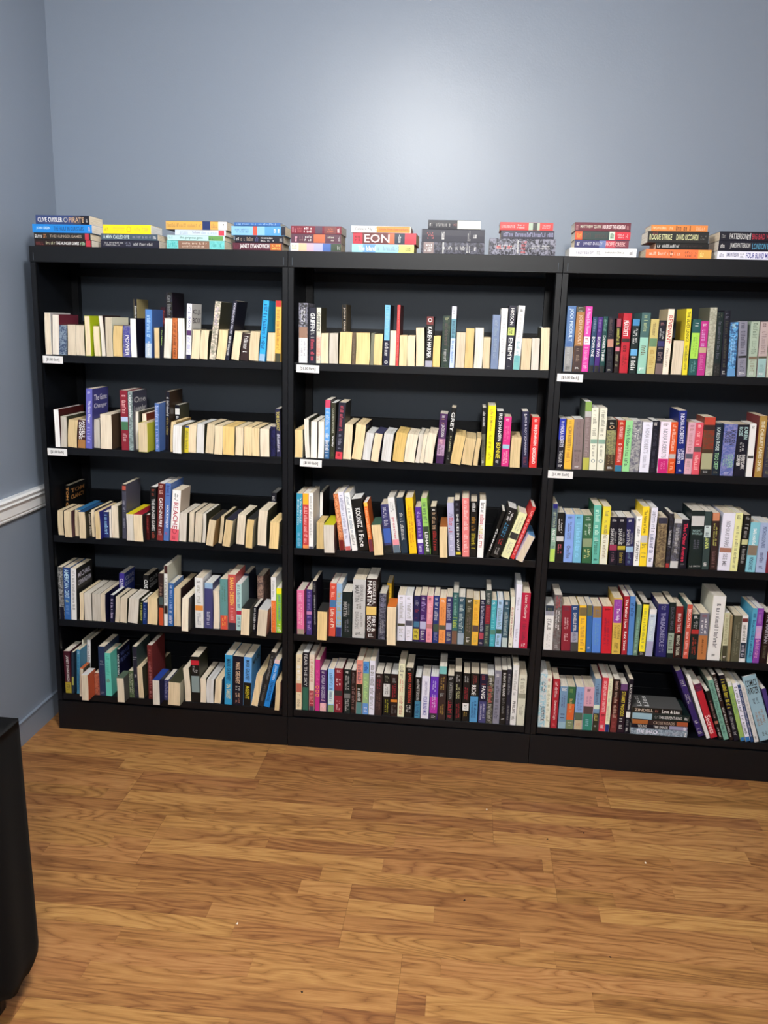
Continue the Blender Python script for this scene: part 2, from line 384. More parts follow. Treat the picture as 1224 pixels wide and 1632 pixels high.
DATA = '''
E* 1 0 58 4 1450 22 150 146 1.5 edc;c=ccc
E 1 0 85 4 1450 24.5 150 140 3.3 eed;c=623;l=tall sideways paperback, ivory page ends, maroon cover, top shelf of left bookcase
S* 1 0 112 4 1450 26.2 106 103 3.5 89a;n=346
E* 1 0 149 4 1450 31.9 150 107 1.8 dcb
E* 1 0 182 4 1450 32.2 150 106 2 dcb
E 1 0 204 4 1450 19.2 150 139 0.3 edb;c=bc2;l=tall sideways paperback, cream page ends, green cover, top shelf of left bookcase
E* 1 0 217 4 1450 21.7 150 105 -0.1 edb;c=cc7
E* 1 0 243 4 1450 14.7 150 141 -1.8 eed;c=322
E 1 0 261 4 1450 23 150 136 -0.1 cca;c=eed;l=tall sideways paperback, greyish page ends, white cover, top shelf of left bookcase
E* 1 0 320 4 1450 34.9 150 108 3 db8
S* 1 0 347 4 1450 25.9 106 108 2.3 449;n=779;t=POWER@30-95:eee:.5:.6
E 1 0 373 4 1450 21.5 150 135 0.2 fff;c=112;l=tall sideways paperback, bright white page ends, black cover, top shelf of left bookcase
S* 1 0 304 188 1450 12.3 109 203 0.4 112;c=ba7;t=~@12-80:fff
S 1 0 426 4 1450 24.4 106 166 2.2 58c;c=46a;b=70-100:bcd;t=~@12-58:bdf|Ruby Ready@66-96:eee:.45;l=blue paperback with pale blue lettering and pale blue foot, top shelf of left bookcase
E* 1 0 454 4 1450 18 150 105 1.3 db9;c=887
S* 1 0 468 4 1450 12.5 106 108 1.5 112;t=The Making@10-60:9b6:.4
S* 1 0 409 188 1450 19.1 106 177 1.9 312;t=~@5-60:b55
S 1 0 445 170 1450 24.8 127 230 0.5 334;c=212;n=221;t=~@5-40:999;l=tall mottled charcoal paperback with grey lettering, top shelf of left bookcase
E* 1 0 496 4 1450 27.4 150 138 3.4 eed
S* 1 0 518 4 1450 16.6 106 139 1.6 c74;n=b63;t=~@8-35:411|~@40-95:411
E* 1 0 545 4 1450 24.7 150 140 0.8 eee
S 1 0 567 4 1450 17.8 106 189 2.8 eef;c=ddd;b=48-57:536 92-100:224;k=C.J./BOX:334;t=C.J. BOX@6-44:779:.55|~@60-88:aac;l=white paperback with grey-blue lettering and purple middle, top shelf of left bookcase
E* 1 0 597 4 1450 28.8 150 101 4.9 edb
E* 1 0 627 4 1450 28.7 150 100 5.5 edb
S 1 0 655 4 1450 22.2 135 199 7.4 edc;c=443;n=998;t=~@10-40:a9b|~@45-90:887;l=mottled tan paperback with grey lettering, top shelf of left bookcase, left of a cream-paged one
E* 1 0 689 4 1450 32.2 150 103 7.1 eda
S 1 0 704 4 1450 14.1 135 204 9.2 223;c=112;t=FORBIDDEN FRUIT@4-56:ccd:.5|~@60-92:fff;l=slim black paperback with pale grey lettering, top shelf of left bookcase
E* 1 0 739 4 1450 27.8 150 100 9 edb
S* 1 0 771 4 1450 27.8 106 93 6.5 322;t=~@10-70:eee
E* 1 0 809 4 1450 34.3 150 101 4.8 dca
S 1 0 831 4 1450 20.4 135 206 4.8 3ae;b=88-100:9bd;t=~@6-80:136:.6;l=blue paperback with navy lettering and pale blue foot, top shelf of left bookcase
S* 1 0 817 188 1450 19.9 106 164 4 134
E* 1 0 866 4 1450 28.3 150 99 2.9 dca
S 1 0 887 4 1450 20.4 135 206 1.1 eb5;b=0-10:b33 86-100:443;t=~@12-80:a74;l=orange paperback with tan lettering and charcoal foot, top shelf of left bookcase
E 2 0 51 4 1118 19.3 200 138 -0.3 fff;c=411;l=tall sideways paperback, bright white page ends, dark brown cover, second shelf of left bookcase
E* 2 0 95 4 1118 23.6 170 114 2 ccb
E* 2 0 133 4 1118 35.6 170 102 5.2 db9;c=311
S* 2 0 165 4 1118 28.6 106 102 3.5 422;b=70-100:a74;t=ANGELS@2-60:fff:.35:.72|DEMONS@8-68:fff:.35:.3
S 2 0 190 4 1118 23.9 135 216 3.2 66b;c=448;k=The Game/Changer:eef;t=~@3-8:fff|The Game Changer@20-58:fff:.45|~@62-90:ccf;l=tall blue paperback with white lettering, second shelf of left bookcase, left of a greyish-paged one
E* 2 0 214 20 1118 23.6 170 106 3.2 ccb
E 2 0 265 4 1118 42.5 200 127 1.9 eec;c=543;l=tall sideways paperback, ivory page ends, black cover, seventh from left, second shelf of left bookcase
S 2 0 329 4 1118 27.1 135 215 0.4 823;b=44-52:bce 52-66:475;t=~@8-38:fcc|~@72-85:dbb;l=tall maroon paperback with pink lettering and green middle, second shelf of left bookcase
S 2 0 347 4 1118 17.4 135 212 0.7 9aa;c=445;n=677;k=One/Lavender:ccc;t=One Lavender@6-45:fff:.45;l=tall mottled grey paperback with white lettering, second shelf of left bookcase
E* 2 0 360 25 1118 12.2 200 139 1 eed;c=332
E* 2 0 377 50 1118 16.4 200 130 1.8 fed;c=732
E 2 0 409 -24 1118 32.4 170 104 1.8 dca;c=cc4;l=sideways paperback, cream page ends, yellow cover, second shelf of left bookcase
S 2 0 443 4 1118 15.6 106 173 1.1 57b;t=~@5-55:cdf:.7|~@60-95:ccf;l=blue paperback with pale blue lettering, second shelf of left bookcase, left of a black one
S 2 0 458 60 1118 14.7 135 212 2.5 112;c=321;n=112;t=~@10-42:ddd:.6|~@45-75:ba6;l=tall mottled black paperback with pale grey lettering, second shelf of left bookcase
E* 2 0 501 4 1118 17.6 170 109 2.6 eda;c=a84
S* 2 0 482 110 1118 17.9 106 159 0.9 112;c=443;n=112;b=8-22:eee;t=~@26-50:eee
E 2 0 534 -24 1118 31.6 170 101 3 eee;l=sideways paperback, white page ends facing out, second shelf of left bookcase
S* 2 0 550 4 1118 15.3 106 96 3 dc3;b=0-6:249;t=~@15-85:775
E* 2 0 579 4 1118 29.1 170 101 3 edb
E* 2 0 607 4 1118 27.4 170 106 2.8 ddd
E* 2 0 641 4 1118 28.9 170 107 4.9 dda
E* 2 0 679 -12 1118 30.7 170 104 2.8 ecb
E 2 0 724 -12 1118 43.7 170 103 2.3 ec8;l=sideways paperback, tan page ends facing out, second shelf of left bookcase
E* 2 0 753 -8 1118 28.6 170 102 2.3 edb
E* 2 0 786 -8 1118 31.1 170 104 1.7 eda
E* 2 0 814 -8 1118 27 170 102 0.9 eda
E* 2 0 817 -12 1118 34 170 100 -0.2 edc
S* 2 0 851 4 1118 17.8 106 106 -0.2 113;n=225
S* 2 0 872 4 1118 18.4 106 170 -1.7 224;c=111;t=TOM CLANCY@6-46:dc6:.6|~@52-90:eef:.5
S 3 0 23 130 786 16.1 140 165 3.1 111;c=111;k=TOM/CLANCY:d95;t=TOM CLANCY@5-98:d95:.55;l=black paperback with orange lettering, third shelf of left bookcase, left of a cream-paged one
E* 3 0 65 4 786 22.7 120 96 1.6 dba
E* 3 0 107 -18 786 28.5 120 100 0.4 dba;c=423
E* 3 0 131 4 786 23.6 170 101 2.6 dba;u=37a
E* 3 0 137 -24 786 25.4 170 100 -0.8 dba;c=221;u=258
S* 3 0 172 4 786 9.3 106 92 0.1 221;t=~@5-95:edc:.7
E* 3 0 188 4 786 14.9 170 104 0.2 ecb
E* 3 0 199 -24 786 19.9 170 104 -1 db9;c=227
S* 3 0 239 4 786 19.5 106 98 0.3 227;n=346;t=~@10-85:adf:.6
E* 3 0 249 4 786 9 170 108 1.3 eed
E 3 0 277 4 786 26.5 200 123 0.4 eec;l=tall sideways paperback, ivory page ends facing out, eleventh from left, third shelf of left bookcase
S 3 0 305 4 786 15.3 135 206 1.9 445;c=556;b=0-13:222 3-11:b54;t=~@30-50:bbc|~@62-80:99a;l=slim charcoal paperback with pale grey lettering and black top, third shelf of left bookcase
E* 3 0 345 -18 786 30 170 100 0.5 ddc;u=ed2
E 3 0 347 -24 786 34.8 170 102 -0.1 edb;c=222;u=a23;l=sideways paperback, cream page ends, red upper edge, third shelf of left bookcase
S* 3 0 394 4 786 12.4 106 95 0.7 411;t=~@10-70:a44
S 3 0 420 4 786 22.6 135 200 1.5 111;t=~@4-16:943|THE HUNGER GAMES@22-82:eee:.5|~@85-96:b54;l=black paperback with white lettering, sixteenth from left, third shelf of left bookcase
S 3 0 445 4 786 24.2 135 215 3.5 622;b=90-100:833;t=~@3-18:dba|CATCHING FIRE@25-76:fff:.5|~@80-90:caa;l=tall maroon paperback with white lettering and maroon foot, third shelf of left bookcase
S 3 0 467 4 786 20.4 135 217 4 57b;t=~@4-22:227|MOCKINGJAY@38-78:fff:.5|~@85-90:c44;l=tall blue paperback with white lettering, third shelf of left bookcase, left of a white one
S 3 0 503 4 786 32 106 192 4.8 fff;c=cba;b=76-100:e67;t=~@6-20:333|REACHED@24-86:b45:.55|~@90-96:b34;l=white paperback with red lettering and pink foot, third shelf of left bookcase
E* 3 0 533 4 786 27.7 170 109 3.9 ddc
E* 3 0 561 4 786 19.2 170 114 3.6 ddb;c=221
E* 3 0 590 4 786 28 170 112 4.9 ddb
E* 3 0 605 4 786 13.2 170 112 4.1 ddc
E 3 0 646 -36 786 25.7 170 98 8.7 dca;c=a85;u=333;l=sideways paperback, cream page ends, black upper edge, third shelf of left bookcase
E* 3 0 667 4 786 12.6 170 105 6.7 dda
E 3 0 708 -36 786 27.6 170 101 9.3 dc9;c=776;u=334;l=sideways paperback, tan page ends, charcoal upper edge, third shelf of left bookcase
E 3 0 751 4 786 30.7 170 113 4.9 eec;l=sideways paperback, ivory page ends facing out, twenty-seventh from left, third shelf of left bookcase
E 3 0 792 -36 786 26.1 170 106 4.5 db8;c=665;u=333;l=sideways paperback, tan page ends, black upper edge, third shelf of left bookcase
E 3 0 834 4 786 33.5 150 134 3 eec;l=tall sideways paperback, ivory page ends facing out, twenty-ninth from left, third shelf of left bookcase
S* 3 0 825 165 786 19.8 110 166 3.5 223;c=111;t=~@8-50:fff
E 3 0 885 -30 786 33.9 150 101 3.4 ec9;c=554;l=sideways paperback, tan page ends, charcoal cover, third shelf of left bookcase
S 3 1 966 4 786 21.9 135 202 0.3 39b;t=~@3-60:fff:.8|~@72-96:9ce;l=blue paperback with white lettering, third shelf of middle bookcase, left of a red one
S* 3 1 969 4 786 21.3 135 203 -0.4 c44;b=0-20:fb3 94-100:e95;t=~@24-90:fcc
S 3 1 991 4 786 15.8 135 206 -0.4 fff;b=96-100:556;t=~@6-80:aaa:.5;l=white paperback with grey lettering and grey foot, third shelf of middle bookcase
S* 3 1 1019 125 786 12.1 150 185 0.4 fff;c=211;b=60-80:e73
E* 3 1 1019 4 786 28.5 115 100 -0.5 db8
E 3 1 1056 -42 786 38.1 150 103 -2 ddc;c=433;u=cc2;l=sideways paperback, greyish page ends, yellow upper edge, third shelf of middle bookcase
S* 3 1 1105 4 786 17.5 135 208 -7.5 b64;n=e96;b=82-100:722;t=~@10-75:fc9
S 3 1 1126 4 786 19.4 135 215 -8.5 eef;b=93-100:c66;t=~@5-80:99b:.5;l=tall white paperback with pale blue lettering and red foot, third shelf of middle bookcase
S 3 1 1150 4 786 19.4 135 214 -8.8 fff;t=~@5-70:9ab:.5|~@72-90:888;l=tall white paperback with pale blue lettering, third shelf of middle bookcase
S 3 1 1173 4 786 36.7 106 192 -9.2 111;t=KOONTZ@18-55:fff:.5|Face@68-92:fff:.5|~@58-64:bbb;l=wide black paperback with white lettering, third shelf of middle bookcase, left of a orange one
S* 3 1 1214 4 786 13.5 106 182 -8.4 e73;b=0-8:fc5 75-100:734;t=~@12-70:fda:.6
E 3 1 1235 -42 786 33.7 120 112 -6.6 eca;u=465;l=sideways paperback, cream page ends, green upper edge, third shelf of middle bookcase
S 3 1 1269 4 786 27.3 106 177 -6.6 336;n=447;b=50-80:46b 85-100:222;t=~@6-45:ccd;l=mottled grey-blue paperback with pale grey lettering and blue middle, third shelf of middle bookcase
S 3 1 1301 4 786 23.8 135 204 -8 eee;b=86-100:678 76-86:e9a;t=~@5-26:777:.6|preacher@36-76:c67:.5;l=white paperback with red lettering and grey-blue foot, third shelf of middle bookcase
S 3 1 1329 4 786 23.1 135 205 -7.1 234;t=~@25-76:ddd:.5;l=navy paperback with pale grey lettering, third shelf of middle bookcase, left of a yellow one
S 3 1 1358 4 786 25.8 135 206 -6.2 fc2;t=~@4-90:c62:.6;l=yellow paperback with orange lettering, third shelf of middle bookcase, left of a purple one
S* 3 1 1389 4 786 20.8 106 173 -5.6 539;b=68-76:eef;t=~@10-62:cbe|~@80-95:eef
S 3 1 1413 4 786 21.1 135 207 -6.1 9c6;b=50-100:343;t=~@8-44:465:.6|LEHANE@60-95:fff:.5;l=lime green paperback with green lettering and charcoal foot, third shelf of middle bookcase
S 3 1 1441 4 786 20.3 106 177 -4.9 111;t=~@5-8:fff|~@12-46:ca8:.6|~@50-90:b33:.6;l=black paperback with red lettering, third shelf of middle bookcase, left of a cream-paged one
E* 3 1 1467 -24 786 27.8 150 113 -2.5 eca;u=a63
S 3 1 1498 4 786 22.9 106 194 -4.2 bbd;t=~@10-26:668|~@28-55:c45:.6|~@60-90:eef;l=pale blue paperback with red lettering, third shelf of middle bookcase, left of a black one
S 3 1 1524 4 786 18.3 135 204 -4.2 112;b=92-97:dc4;t=~@5-18:667|SHE LIES IN WAIT@24-90:fff:.45;l=black paperback with white lettering and yellow foot, third shelf of middle bookcase
S 3 1 1547 4 786 23.7 135 213 -2.9 e88;t=~@4-55:fdd:.5|~@62-92:fdd:.5;l=tall pink paperback with white lettering, third shelf of middle bookcase, left of a black one
S 3 1 1573 4 786 22.1 135 203 -1.7 111;t=~@3-18:fff|~@28-52:b83:.6|~@54-85:cb3:.6;l=black paperback with yellow lettering, third shelf of middle bookcase, left of a white one
S 3 1 1598 4 786 22.9 135 210 -0.1 fff;c=111;t=~@5-22:444|~@25-42:c45:.6|~@44-58:dc5:.6|~@60-82:c66:.6;l=white paperback with red lettering, third shelf of middle bookcase, left of a black one
S* 3 1 1640 4 786 11 106 179 15.9 111;t=Coben@38-85:fff:.5
S 3 1 1675 4 786 30.9 106 189 16.8 111;t=~@6-26:fff:.6|~@30-58:5ad:.5|~@60-74:c44:.5|~@80-95:bbb;l=black paperback with blue lettering, third shelf of middle bookcase, left of a cream one
S 3 1 1711 4 786 28.8 106 174 18.2 eeb;b=44-58:333;t=~@5-40:aa9:.6|~@64-90:bba:.6;l=cream paperback with grey lettering and black middle, third shelf of middle bookcase
S* 3 1 1729 4 786 13.5 135 202 18.8 c33;t=~@8-92:fcc:.5
E* 3 1 1757 -30 786 25.2 170 101 21.8 dcb;c=bbd;u=69c
S* 3 2 1853 4 786 18 135 208 -0.5 8a9;b=0-8:227 8-42:456 78-100:bd6;t=~@10-40:bca|AND YET@44-66:fff:.5|~@70-78:576
S 3 2 1874 4 786 25.7 106 178 -1.9 111;b=48-58:ccc;t=~@10-42:fff:.6|~@62-85:e78:.6;l=black paperback with white lettering and pale grey middle, third shelf of right-hand bookcase
S 3 2 1901 4 786 31.4 106 173 -0.9 8ae;t=~@4-8:346|~@14-58:557:.5|One Fine@65-92:557:.45;l=pale blue paperback with grey-blue lettering, third from left, third shelf of right-hand bookcase
S 3 2 1934 4 786 27.2 106 174 -1.3 7bd;t=~@5-8:246|~@14-90:9df:.5;l=pale blue paperback with pale blue lettering, third shelf of right-hand bookcase
S 3 2 1965 4 786 32.5 106 172 -2.1 364;b=48-66:897;t=~@4-10:eee|~@15-42:ded:.7|~@70-90:dd9:.7;l=green paperback with white lettering and green middle, third shelf of right-hand bookcase
S 3 2 1999 4 786 26.4 135 210 -2.1 6ba;c=264;t=~@8-50:dfe:.5|~@54-60:fff|~@62-84:476|~@90-95:244;l=teal paperback with white lettering, third shelf of right-hand bookcase, left of a yellow one
S 3 2 2026 4 786 26.1 135 207 -0.6 ed4;b=48-100:eed;t=~@8-90:986:.4;l=yellow paperback with tan lettering and white foot, third shelf of right-hand bookcase
S 3 2 2058 4 786 26.3 106 171 -2.3 112;b=58-70:935;t=SHAYNE@24-58:ccc:.45:.3|~@30-55:aaa:.25:.75|~@4-9:eee:.5|~@74-95:867:.4;l=black paperback with pale grey lettering and maroon middle, third shelf of right-hand bookcase
S 3 2 2086 4 786 27.5 106 172 -2.7 112;b=60-68:ba3;t=SHAYNE@24-58:ccc:.45:.3|~@30-55:aaa:.25:.75|~@4-9:eee:.5|~@74-95:a94:.4;l=black paperback with pale grey lettering and yellow middle, third shelf of right-hand bookcase
S 3 2 2115 4 786 25.9 106 171 -3 225;b=60-72:9bd;t=SHAYNE@24-58:ccc:.45:.3|~@30-55:aaa:.25:.75|~@4-9:eee:.5|~@74-95:79a:.4;l=navy paperback with pale grey lettering and pale blue middle, third shelf of right-hand bookcase
S 3 2 2143 4 786 18.3 106 178 -1.3 fff;t=~@6-9:333|~@20-40:888|TURN STEPS@48-90:111:.5;l=white paperback with black lettering, third shelf of right-hand bookcase, left of a yellow one
S 3 2 2163 4 786 23 135 213 -1.8 fd3;b=48-60:ccc;t=The Name of Love@6-44:432:.45|~@62-85:a95:.6;l=tall yellow paperback with black lettering and pale grey middle, third shelf of right-hand bookcase
S 3 2 2188 4 786 20.5 135 210 -0.2 eef;t=~@5-40:889:.6|~@44-76:458:.6|~@86-92:346;l=white paperback with grey lettering, third shelf of right-hand bookcase, left of a brown one
S 3 2 2218 4 786 31.1 106 177 -1.7 654;n=986;b=0-12:334;t=~@18-55:432:.7;l=mottled brown paperback with black lettering and charcoal top, third shelf of right-hand bookcase
S* 3 2 2252 4 786 12.8 106 193 -0.4 334;n=222;b=92-100:a33;t=~@30-62:ddd:.7
S 3 2 2267 4 786 27.2 106 176 -0.2 444;n=667;b=0-9:ccc 86-100:ccc;t=~@18-70:ccc:.4;l=mottled charcoal paperback with pale grey lettering and pale grey foot, third shelf of right-hand bookcase
S 3 2 2296 4 786 24.9 106 174 -0.9 112;t=The Other Avenue@8-86:d35:.5|~@90-95:888;l=black paperback with red lettering, third shelf of right-hand bookcase, left of a black one
S 3 2 2329 4 786 43.6 135 207 -2 122;b=9-26:ccc;t=NIGHT@32-36:9bb:.7:h|WORLD@37-41:9bb:.8:h|~@50-66:667:.5|L.J. SMITH@94-97:ccc:.8:h;l=wide black paperback with grey lettering and pale grey top, third shelf of right-hand bookcase
S 3 2 2375 4 786 22.9 135 206 -2.6 344;b=24-44:cdd;t=ANNA@45-64:de8:.55|~@88-94:fff|~@26-42:345;l=charcoal paperback with lime green lettering and pale grey middle, third shelf of right-hand bookcase
S 3 2 2402 4 786 23.8 135 203 -3.1 322;b=0-14:c86;t=~@18-62:dd7:.6|~@65-95:866;l=black paperback with yellow lettering and tan top, third shelf of right-hand bookcase
S 3 2 2428 4 786 40.5 135 204 -0.5 eef;b=60-68:a76;t=NICHOLAS SPARKS@14-58:889:.35|SEE ME@70-92:99a:.35;l=wide white paperback with grey lettering and red middle, third shelf of right-hand bookcase
S 3 2 2470 4 786 23.7 135 206 -0.8 eea;t=~@4-10:333|~@22-95:997:.4;l=cream paperback with olive lettering, third shelf of right-hand bookcase, left of a black one
S 3 2 2497 4 786 22.1 135 201 -0.2 111;b=43-52:cc9;t=~@3-8:ccc|~@14-40:bbb|~@55-85:aaa;l=black paperback with grey lettering and tan middle, third shelf of right-hand bookcase
S 3 2 2521 4 786 31.5 106 176 -0.2 8cd;b=46-66:876;t=SAFE HAVEN@12-44:fff:.35|NICHOLAS SPARKS@70-96:346:.4;l=pale teal paperback with white lettering and brown middle, third shelf of right-hand bookcase
S 3 2 2555 4 786 31.1 106 176 -0.9 abd;t=NICHOLAS SPARKS@8-50:458:.4|~@60-92:558:.4;l=pale blue paperback with grey-blue lettering, twenty-fifth from left, third shelf of right-hand bookcase
S* 3 2 2587 4 786 21.3 106 174 -1.3 abd;b=56-100:723
S* 4 0 46 4 454 18 135 207 0.4 aaa;n=444;b=76-100:112
S 4 0 71 4 454 23.7 135 206 1.3 36a;b=0-56:248;t=AMERICAN DIRT@3-58:cef:.7|~@60-66:dd7|~@72-90:79c;l=blue paperback with pale blue lettering and blue top, fourth shelf of left bookcase
S 4 0 95 4 454 23.3 135 205 2.4 eee;c=222;k=MICHAEL/CUNNINGHAM:ccd;t=~@5-80:888:.4;l=white paperback with grey lettering, fourth shelf of left bookcase, left of a cream-paged one
E* 4 0 122 4 454 16.3 170 110 2.8 ecb
E* 4 0 155 4 454 29.7 170 111 1.7 ddc
E* 4 0 190 4 454 33.2 170 111 1.8 ccb
E 4 0 210 4 454 19.6 170 113 2 dcb;c=113;l=sideways paperback, cream page ends, black cover, fourth shelf of left bookcase
S* 4 0 241 4 454 14.2 106 109 2.7 113;t=~@15-85:dce:.6
S* 4 0 231 120 454 20.6 106 159 3.6 439;c=349;k=CLIVE/CUSSLER:dde;t=CLIVE CUSSLER@14-72:fff:.6|~@75-95:ccf
E* 4 0 263 4 454 17.7 112 104 4.4 dcb
E* 4 0 292 4 454 27.4 112 100 4.3 dcb
E 4 0 335 4 454 39.3 112 100 5.3 ddc;l=sideways paperback, greyish page ends facing out, twelfth from left, fourth shelf of left bookcase
S* 4 0 354 4 454 10.8 106 94 3.6 121;t=~@10-85:dd7:.6
S* 4 0 370 4 454 14.9 106 87 2.5 137;t=~@15-80:9ac
S* 4 0 334 120 454 21.6 106 157 1.4 111;c=111;k=CLIVE/CUSSLER:ccc;t=CLIVE CUSSLER@12-72:fff:.6
E* 4 0 412 4 454 39.3 112 107 2.8 eca
S* 4 0 436 4 454 18.8 135 205 1.6 322;b=45-60:455 66-100:c53;t=~@20-42:a87
S 4 0 452 4 454 13.6 150 236 1.7 eee;c=ddc;b=0-13:422 66-80:322;t=~@20-62:333:.6;l=tall white paperback with black lettering and black foot, fourth shelf of left bookcase
S* 4 0 474 4 454 19.9 106 169 2.5 36a;t=~@5-12:fff|~@16-60:bcf|~@64-95:eef:.6
E 4 0 504 4 454 26.4 200 151 1.4 dca;c=322;l=tall sideways paperback, cream page ends, black cover, fourth shelf of left bookcase
E 4 0 548 -42 454 25.9 200 130 2.5 fed;c=333;l=tall sideways paperback, ivory page ends, black cover, fourth shelf of left bookcase
S 4 0 591 4 454 31.2 106 196 0.5 eee;b=55-65:e94;t=~@4-10:777|~@15-50:998:.4|~@68-95:889:.5;l=white paperback with grey lettering and orange middle, fourth shelf of left bookcase
S 4 0 626 4 454 31.2 106 178 1.4 447;b=0-12:9bd;t=~@60-92:dde:.4;l=grey-blue paperback with white lettering and pale blue top, fourth shelf of left bookcase
E* 4 0 652 4 454 22.4 200 150 0.3 eec;c=ddd
S 4 0 685 4 454 28.6 135 197 0.3 699;b=72-100:d54;t=~@5-50:576:.6|~@72-95:fc5:.6;l=teal paperback with green lettering and red foot, fourth shelf of left bookcase
S 4 0 716 4 454 28.5 135 216 0.3 c55;b=87-100:334;t=SARAH DESSEN@5-55:fd6:.5|~@60-82:eaa:.4;l=tall red paperback with yellow lettering and charcoal foot, fourth shelf of left bookcase
S 4 0 738 4 454 20.6 106 182 0.4 bdd;b=58-66:b24;t=~@3-10:333|~@14-52:579|~@70-92:467;l=pale teal paperback with grey-blue lettering and red middle, fourth shelf of left bookcase
S* 4 0 721 110 454 18.3 106 190 -0.1 49c;c=223;b=0-18:124;t=~@25-80:124:.6
E 4 0 779 -42 454 32.5 120 103 2.2 edb;u=222;l=sideways paperback, cream page ends, black upper edge, fourth shelf of left bookcase
S* 4 0 792 4 454 12.1 106 95 2.6 112;t=~@5-92:eee:.6
S* 4 0 773 110 454 23.3 106 184 -0.3 544;n=a87
E 4 0 842 -42 454 35.5 120 103 4.8 dcb;c=755;u=ccc;l=sideways paperback, cream page ends, pale grey upper edge, fourth shelf of left bookcase
S 4 0 851 4 454 18.4 135 215 -0.2 eee;b=42-100:e73;t=~@6-35:aaa:.4|~@46-90:fa6:.4;l=tall white paperback with orange lettering and orange foot, fourth shelf of left bookcase
S* 4 0 871 4 454 19.8 106 174 -0.1 9c3;b=0-12:fe2;t=JANET EVANOVICH@15-72:37a:.6|~@80-97:fff:.7
S 4 1 949 4 454 26.4 106 171 -0.4 e7a;b=88-100:a98;t=~@6-26:fbd|~@30-80:fdd:.6;l=pink paperback with white lettering and tan foot, fourth shelf of middle bookcase
S* 4 1 984 4 454 20.7 106 176 -0.2 437;b=48-55:c8b;t=~@6-45:a8c:.6|~@60-90:b9d:.6
S 4 1 1010 4 454 13.8 135 210 -1.3 112;t=~@5-20:888|STEPHEN HAWKING@26-80:ccc:.3;l=slim black paperback with pale grey lettering, fourth shelf of middle bookcase
E 4 1 1068 -42 454 35.7 100 111 0.7 ec9;u=333;l=sideways paperback, tan page ends, black upper edge, fourth shelf of middle bookcase
S 4 1 1092 4 454 23.6 135 205 0.7 d54;b=31-45:47a;t=~@6-26:fcb|Life of Pi@48-84:fed:.55;l=red paperback with white lettering and blue middle, fourth shelf of middle bookcase
S 4 1 1115 4 454 20.2 135 205 0.2 9bd;b=82-100:336;t=~@12-78:cb5:.7;l=pale blue paperback with yellow lettering and grey-blue foot, fourth shelf of middle bookcase
S 4 1 1118 4 454 34.6 106 175 -0.3 122;t=MARTIN@22-54:bbb:.4:.3|~@26-50:999:.2:.7|~@58-90:889:.5;l=wide black paperback with grey lettering, fourth shelf of middle bookcase
S 4 1 1156 4 454 46.2 150 225 -0.1 ccc;t=GEORGE R.R.@9-38:777:.26:.7|MARTIN@10-38:666:.36:.33|~@41-50:554|DRAGONS@55-84:888:.3:.33|A DANCE WITH@56-80:888:.2:.7|~@90-95:555;l=tall pale grey paperback with grey lettering, fourth shelf of middle bookcase
S 4 1 1206 4 454 38 150 230 -0.2 322;b=46-60:ec7;t=GEORGE R.R.@3-42:eee:.3:.74|MARTIN@3-44:fff:.42:.3|FIRE &@62-88:fff:.36:.72|BLOOD@62-88:fff:.36:.3|~@92-97:fff;l=tall black paperback with white lettering and yellow middle, fourth shelf of middle bookcase
S 4 1 1278 4 454 25.2 106 177 0.2 334;n=778;t=~@10-35:99b|~@55-90:bbb:.6;l=mottled charcoal paperback with pale grey lettering, fourth shelf of middle bookcase
S* 4 1 1271 110 454 16.5 106 184 -0.1 fc3;b=45-100:b33;t=~@6-44:b83
E 4 1 1289 -48 454 33.7 100 146 -0.7 ecb;u=d73;l=sideways paperback, cream page ends, orange upper edge, fourth shelf of middle bookcase
S 4 1 1323 4 454 27.5 106 175 -0.7 eef;b=62-68:554;t=~@4-9:555|~@14-52:bbb:.5|~@74-92:bbb:.5;l=white paperback with pale grey lettering and charcoal middle, fourth shelf of middle bookcase
S 4 1 1353 4 454 25.8 106 175 -1.3 eef;b=55-66:556;t=~@4-9:555|~@14-50:aaa:.5|~@72-92:bbb:.5;l=white paperback with grey lettering and grey middle, fourth shelf of middle bookcase
S* 4 1 1381 4 454 21.8 106 176 -0.3 225;b=56-68:479 72-96:cb4;t=~@10-22:99a|~@30-50:934:.6|~@76-92:332:.6
S 4 1 1404 4 454 23.7 106 179 -0.2 426;b=56-72:bbd;t=~@4-9:fff|~@14-52:bad:.6|~@76-95:eee:.6;l=purple paperback with lilac lettering and pale blue middle, fourth shelf of middle bookcase
S* 4 1 1429 4 454 21.3 106 178 -0.3 e9a;b=60-70:b77;t=~@4-9:844|~@16-52:fcc|~@75-95:c67
S* 4 1 1453 4 454 20.5 106 180 -0.4 237;b=60-76:454;t=~@4-9:fff|~@14-52:ddd:.6|~@78-95:99b
S* 4 1 1475 4 454 24 106 173 -0.8 e95;b=60-70:554;t=~@4-9:fff|~@14-54:c74:.6|~@75-95:b63:.6
S* 4 1 1500 4 454 21.6 106 179 -0.9 336;b=56-70:aac;t=~@4-9:fff|~@14-50:bbc:.6|~@76-95:bba:.6
S* 4 1 1522 4 454 20 135 196 -0.4 366;b=74-100:754;t=~@4-9:fff|~@12-44:9cb|~@48-68:cd5:.7
S* 4 1 1543 4 454 23.1 106 181 -0.5 356;b=76-100:9ab;t=~@4-9:fff|~@16-74:cdd:.6
S 4 1 1568 4 454 25.8 106 179 0 443;t=~@4-9:fff|~@14-30:998|~@34-75:877:.6|~@84-94:eee:.4;l=charcoal paperback with grey lettering, fourth shelf of middle bookcase, left of a orange one
S* 4 1 1595 4 454 22.7 106 174 -0.2 eb4;b=56-70:544;t=~@4-9:555|~@14-50:d93:.6|~@75-95:ca5
S* 4 1 1620 4 454 18 106 176 -0.3 224;b=72-86:a45;t=~@4-9:fff|~@14-68:ccd:.6|~@88-96:baa
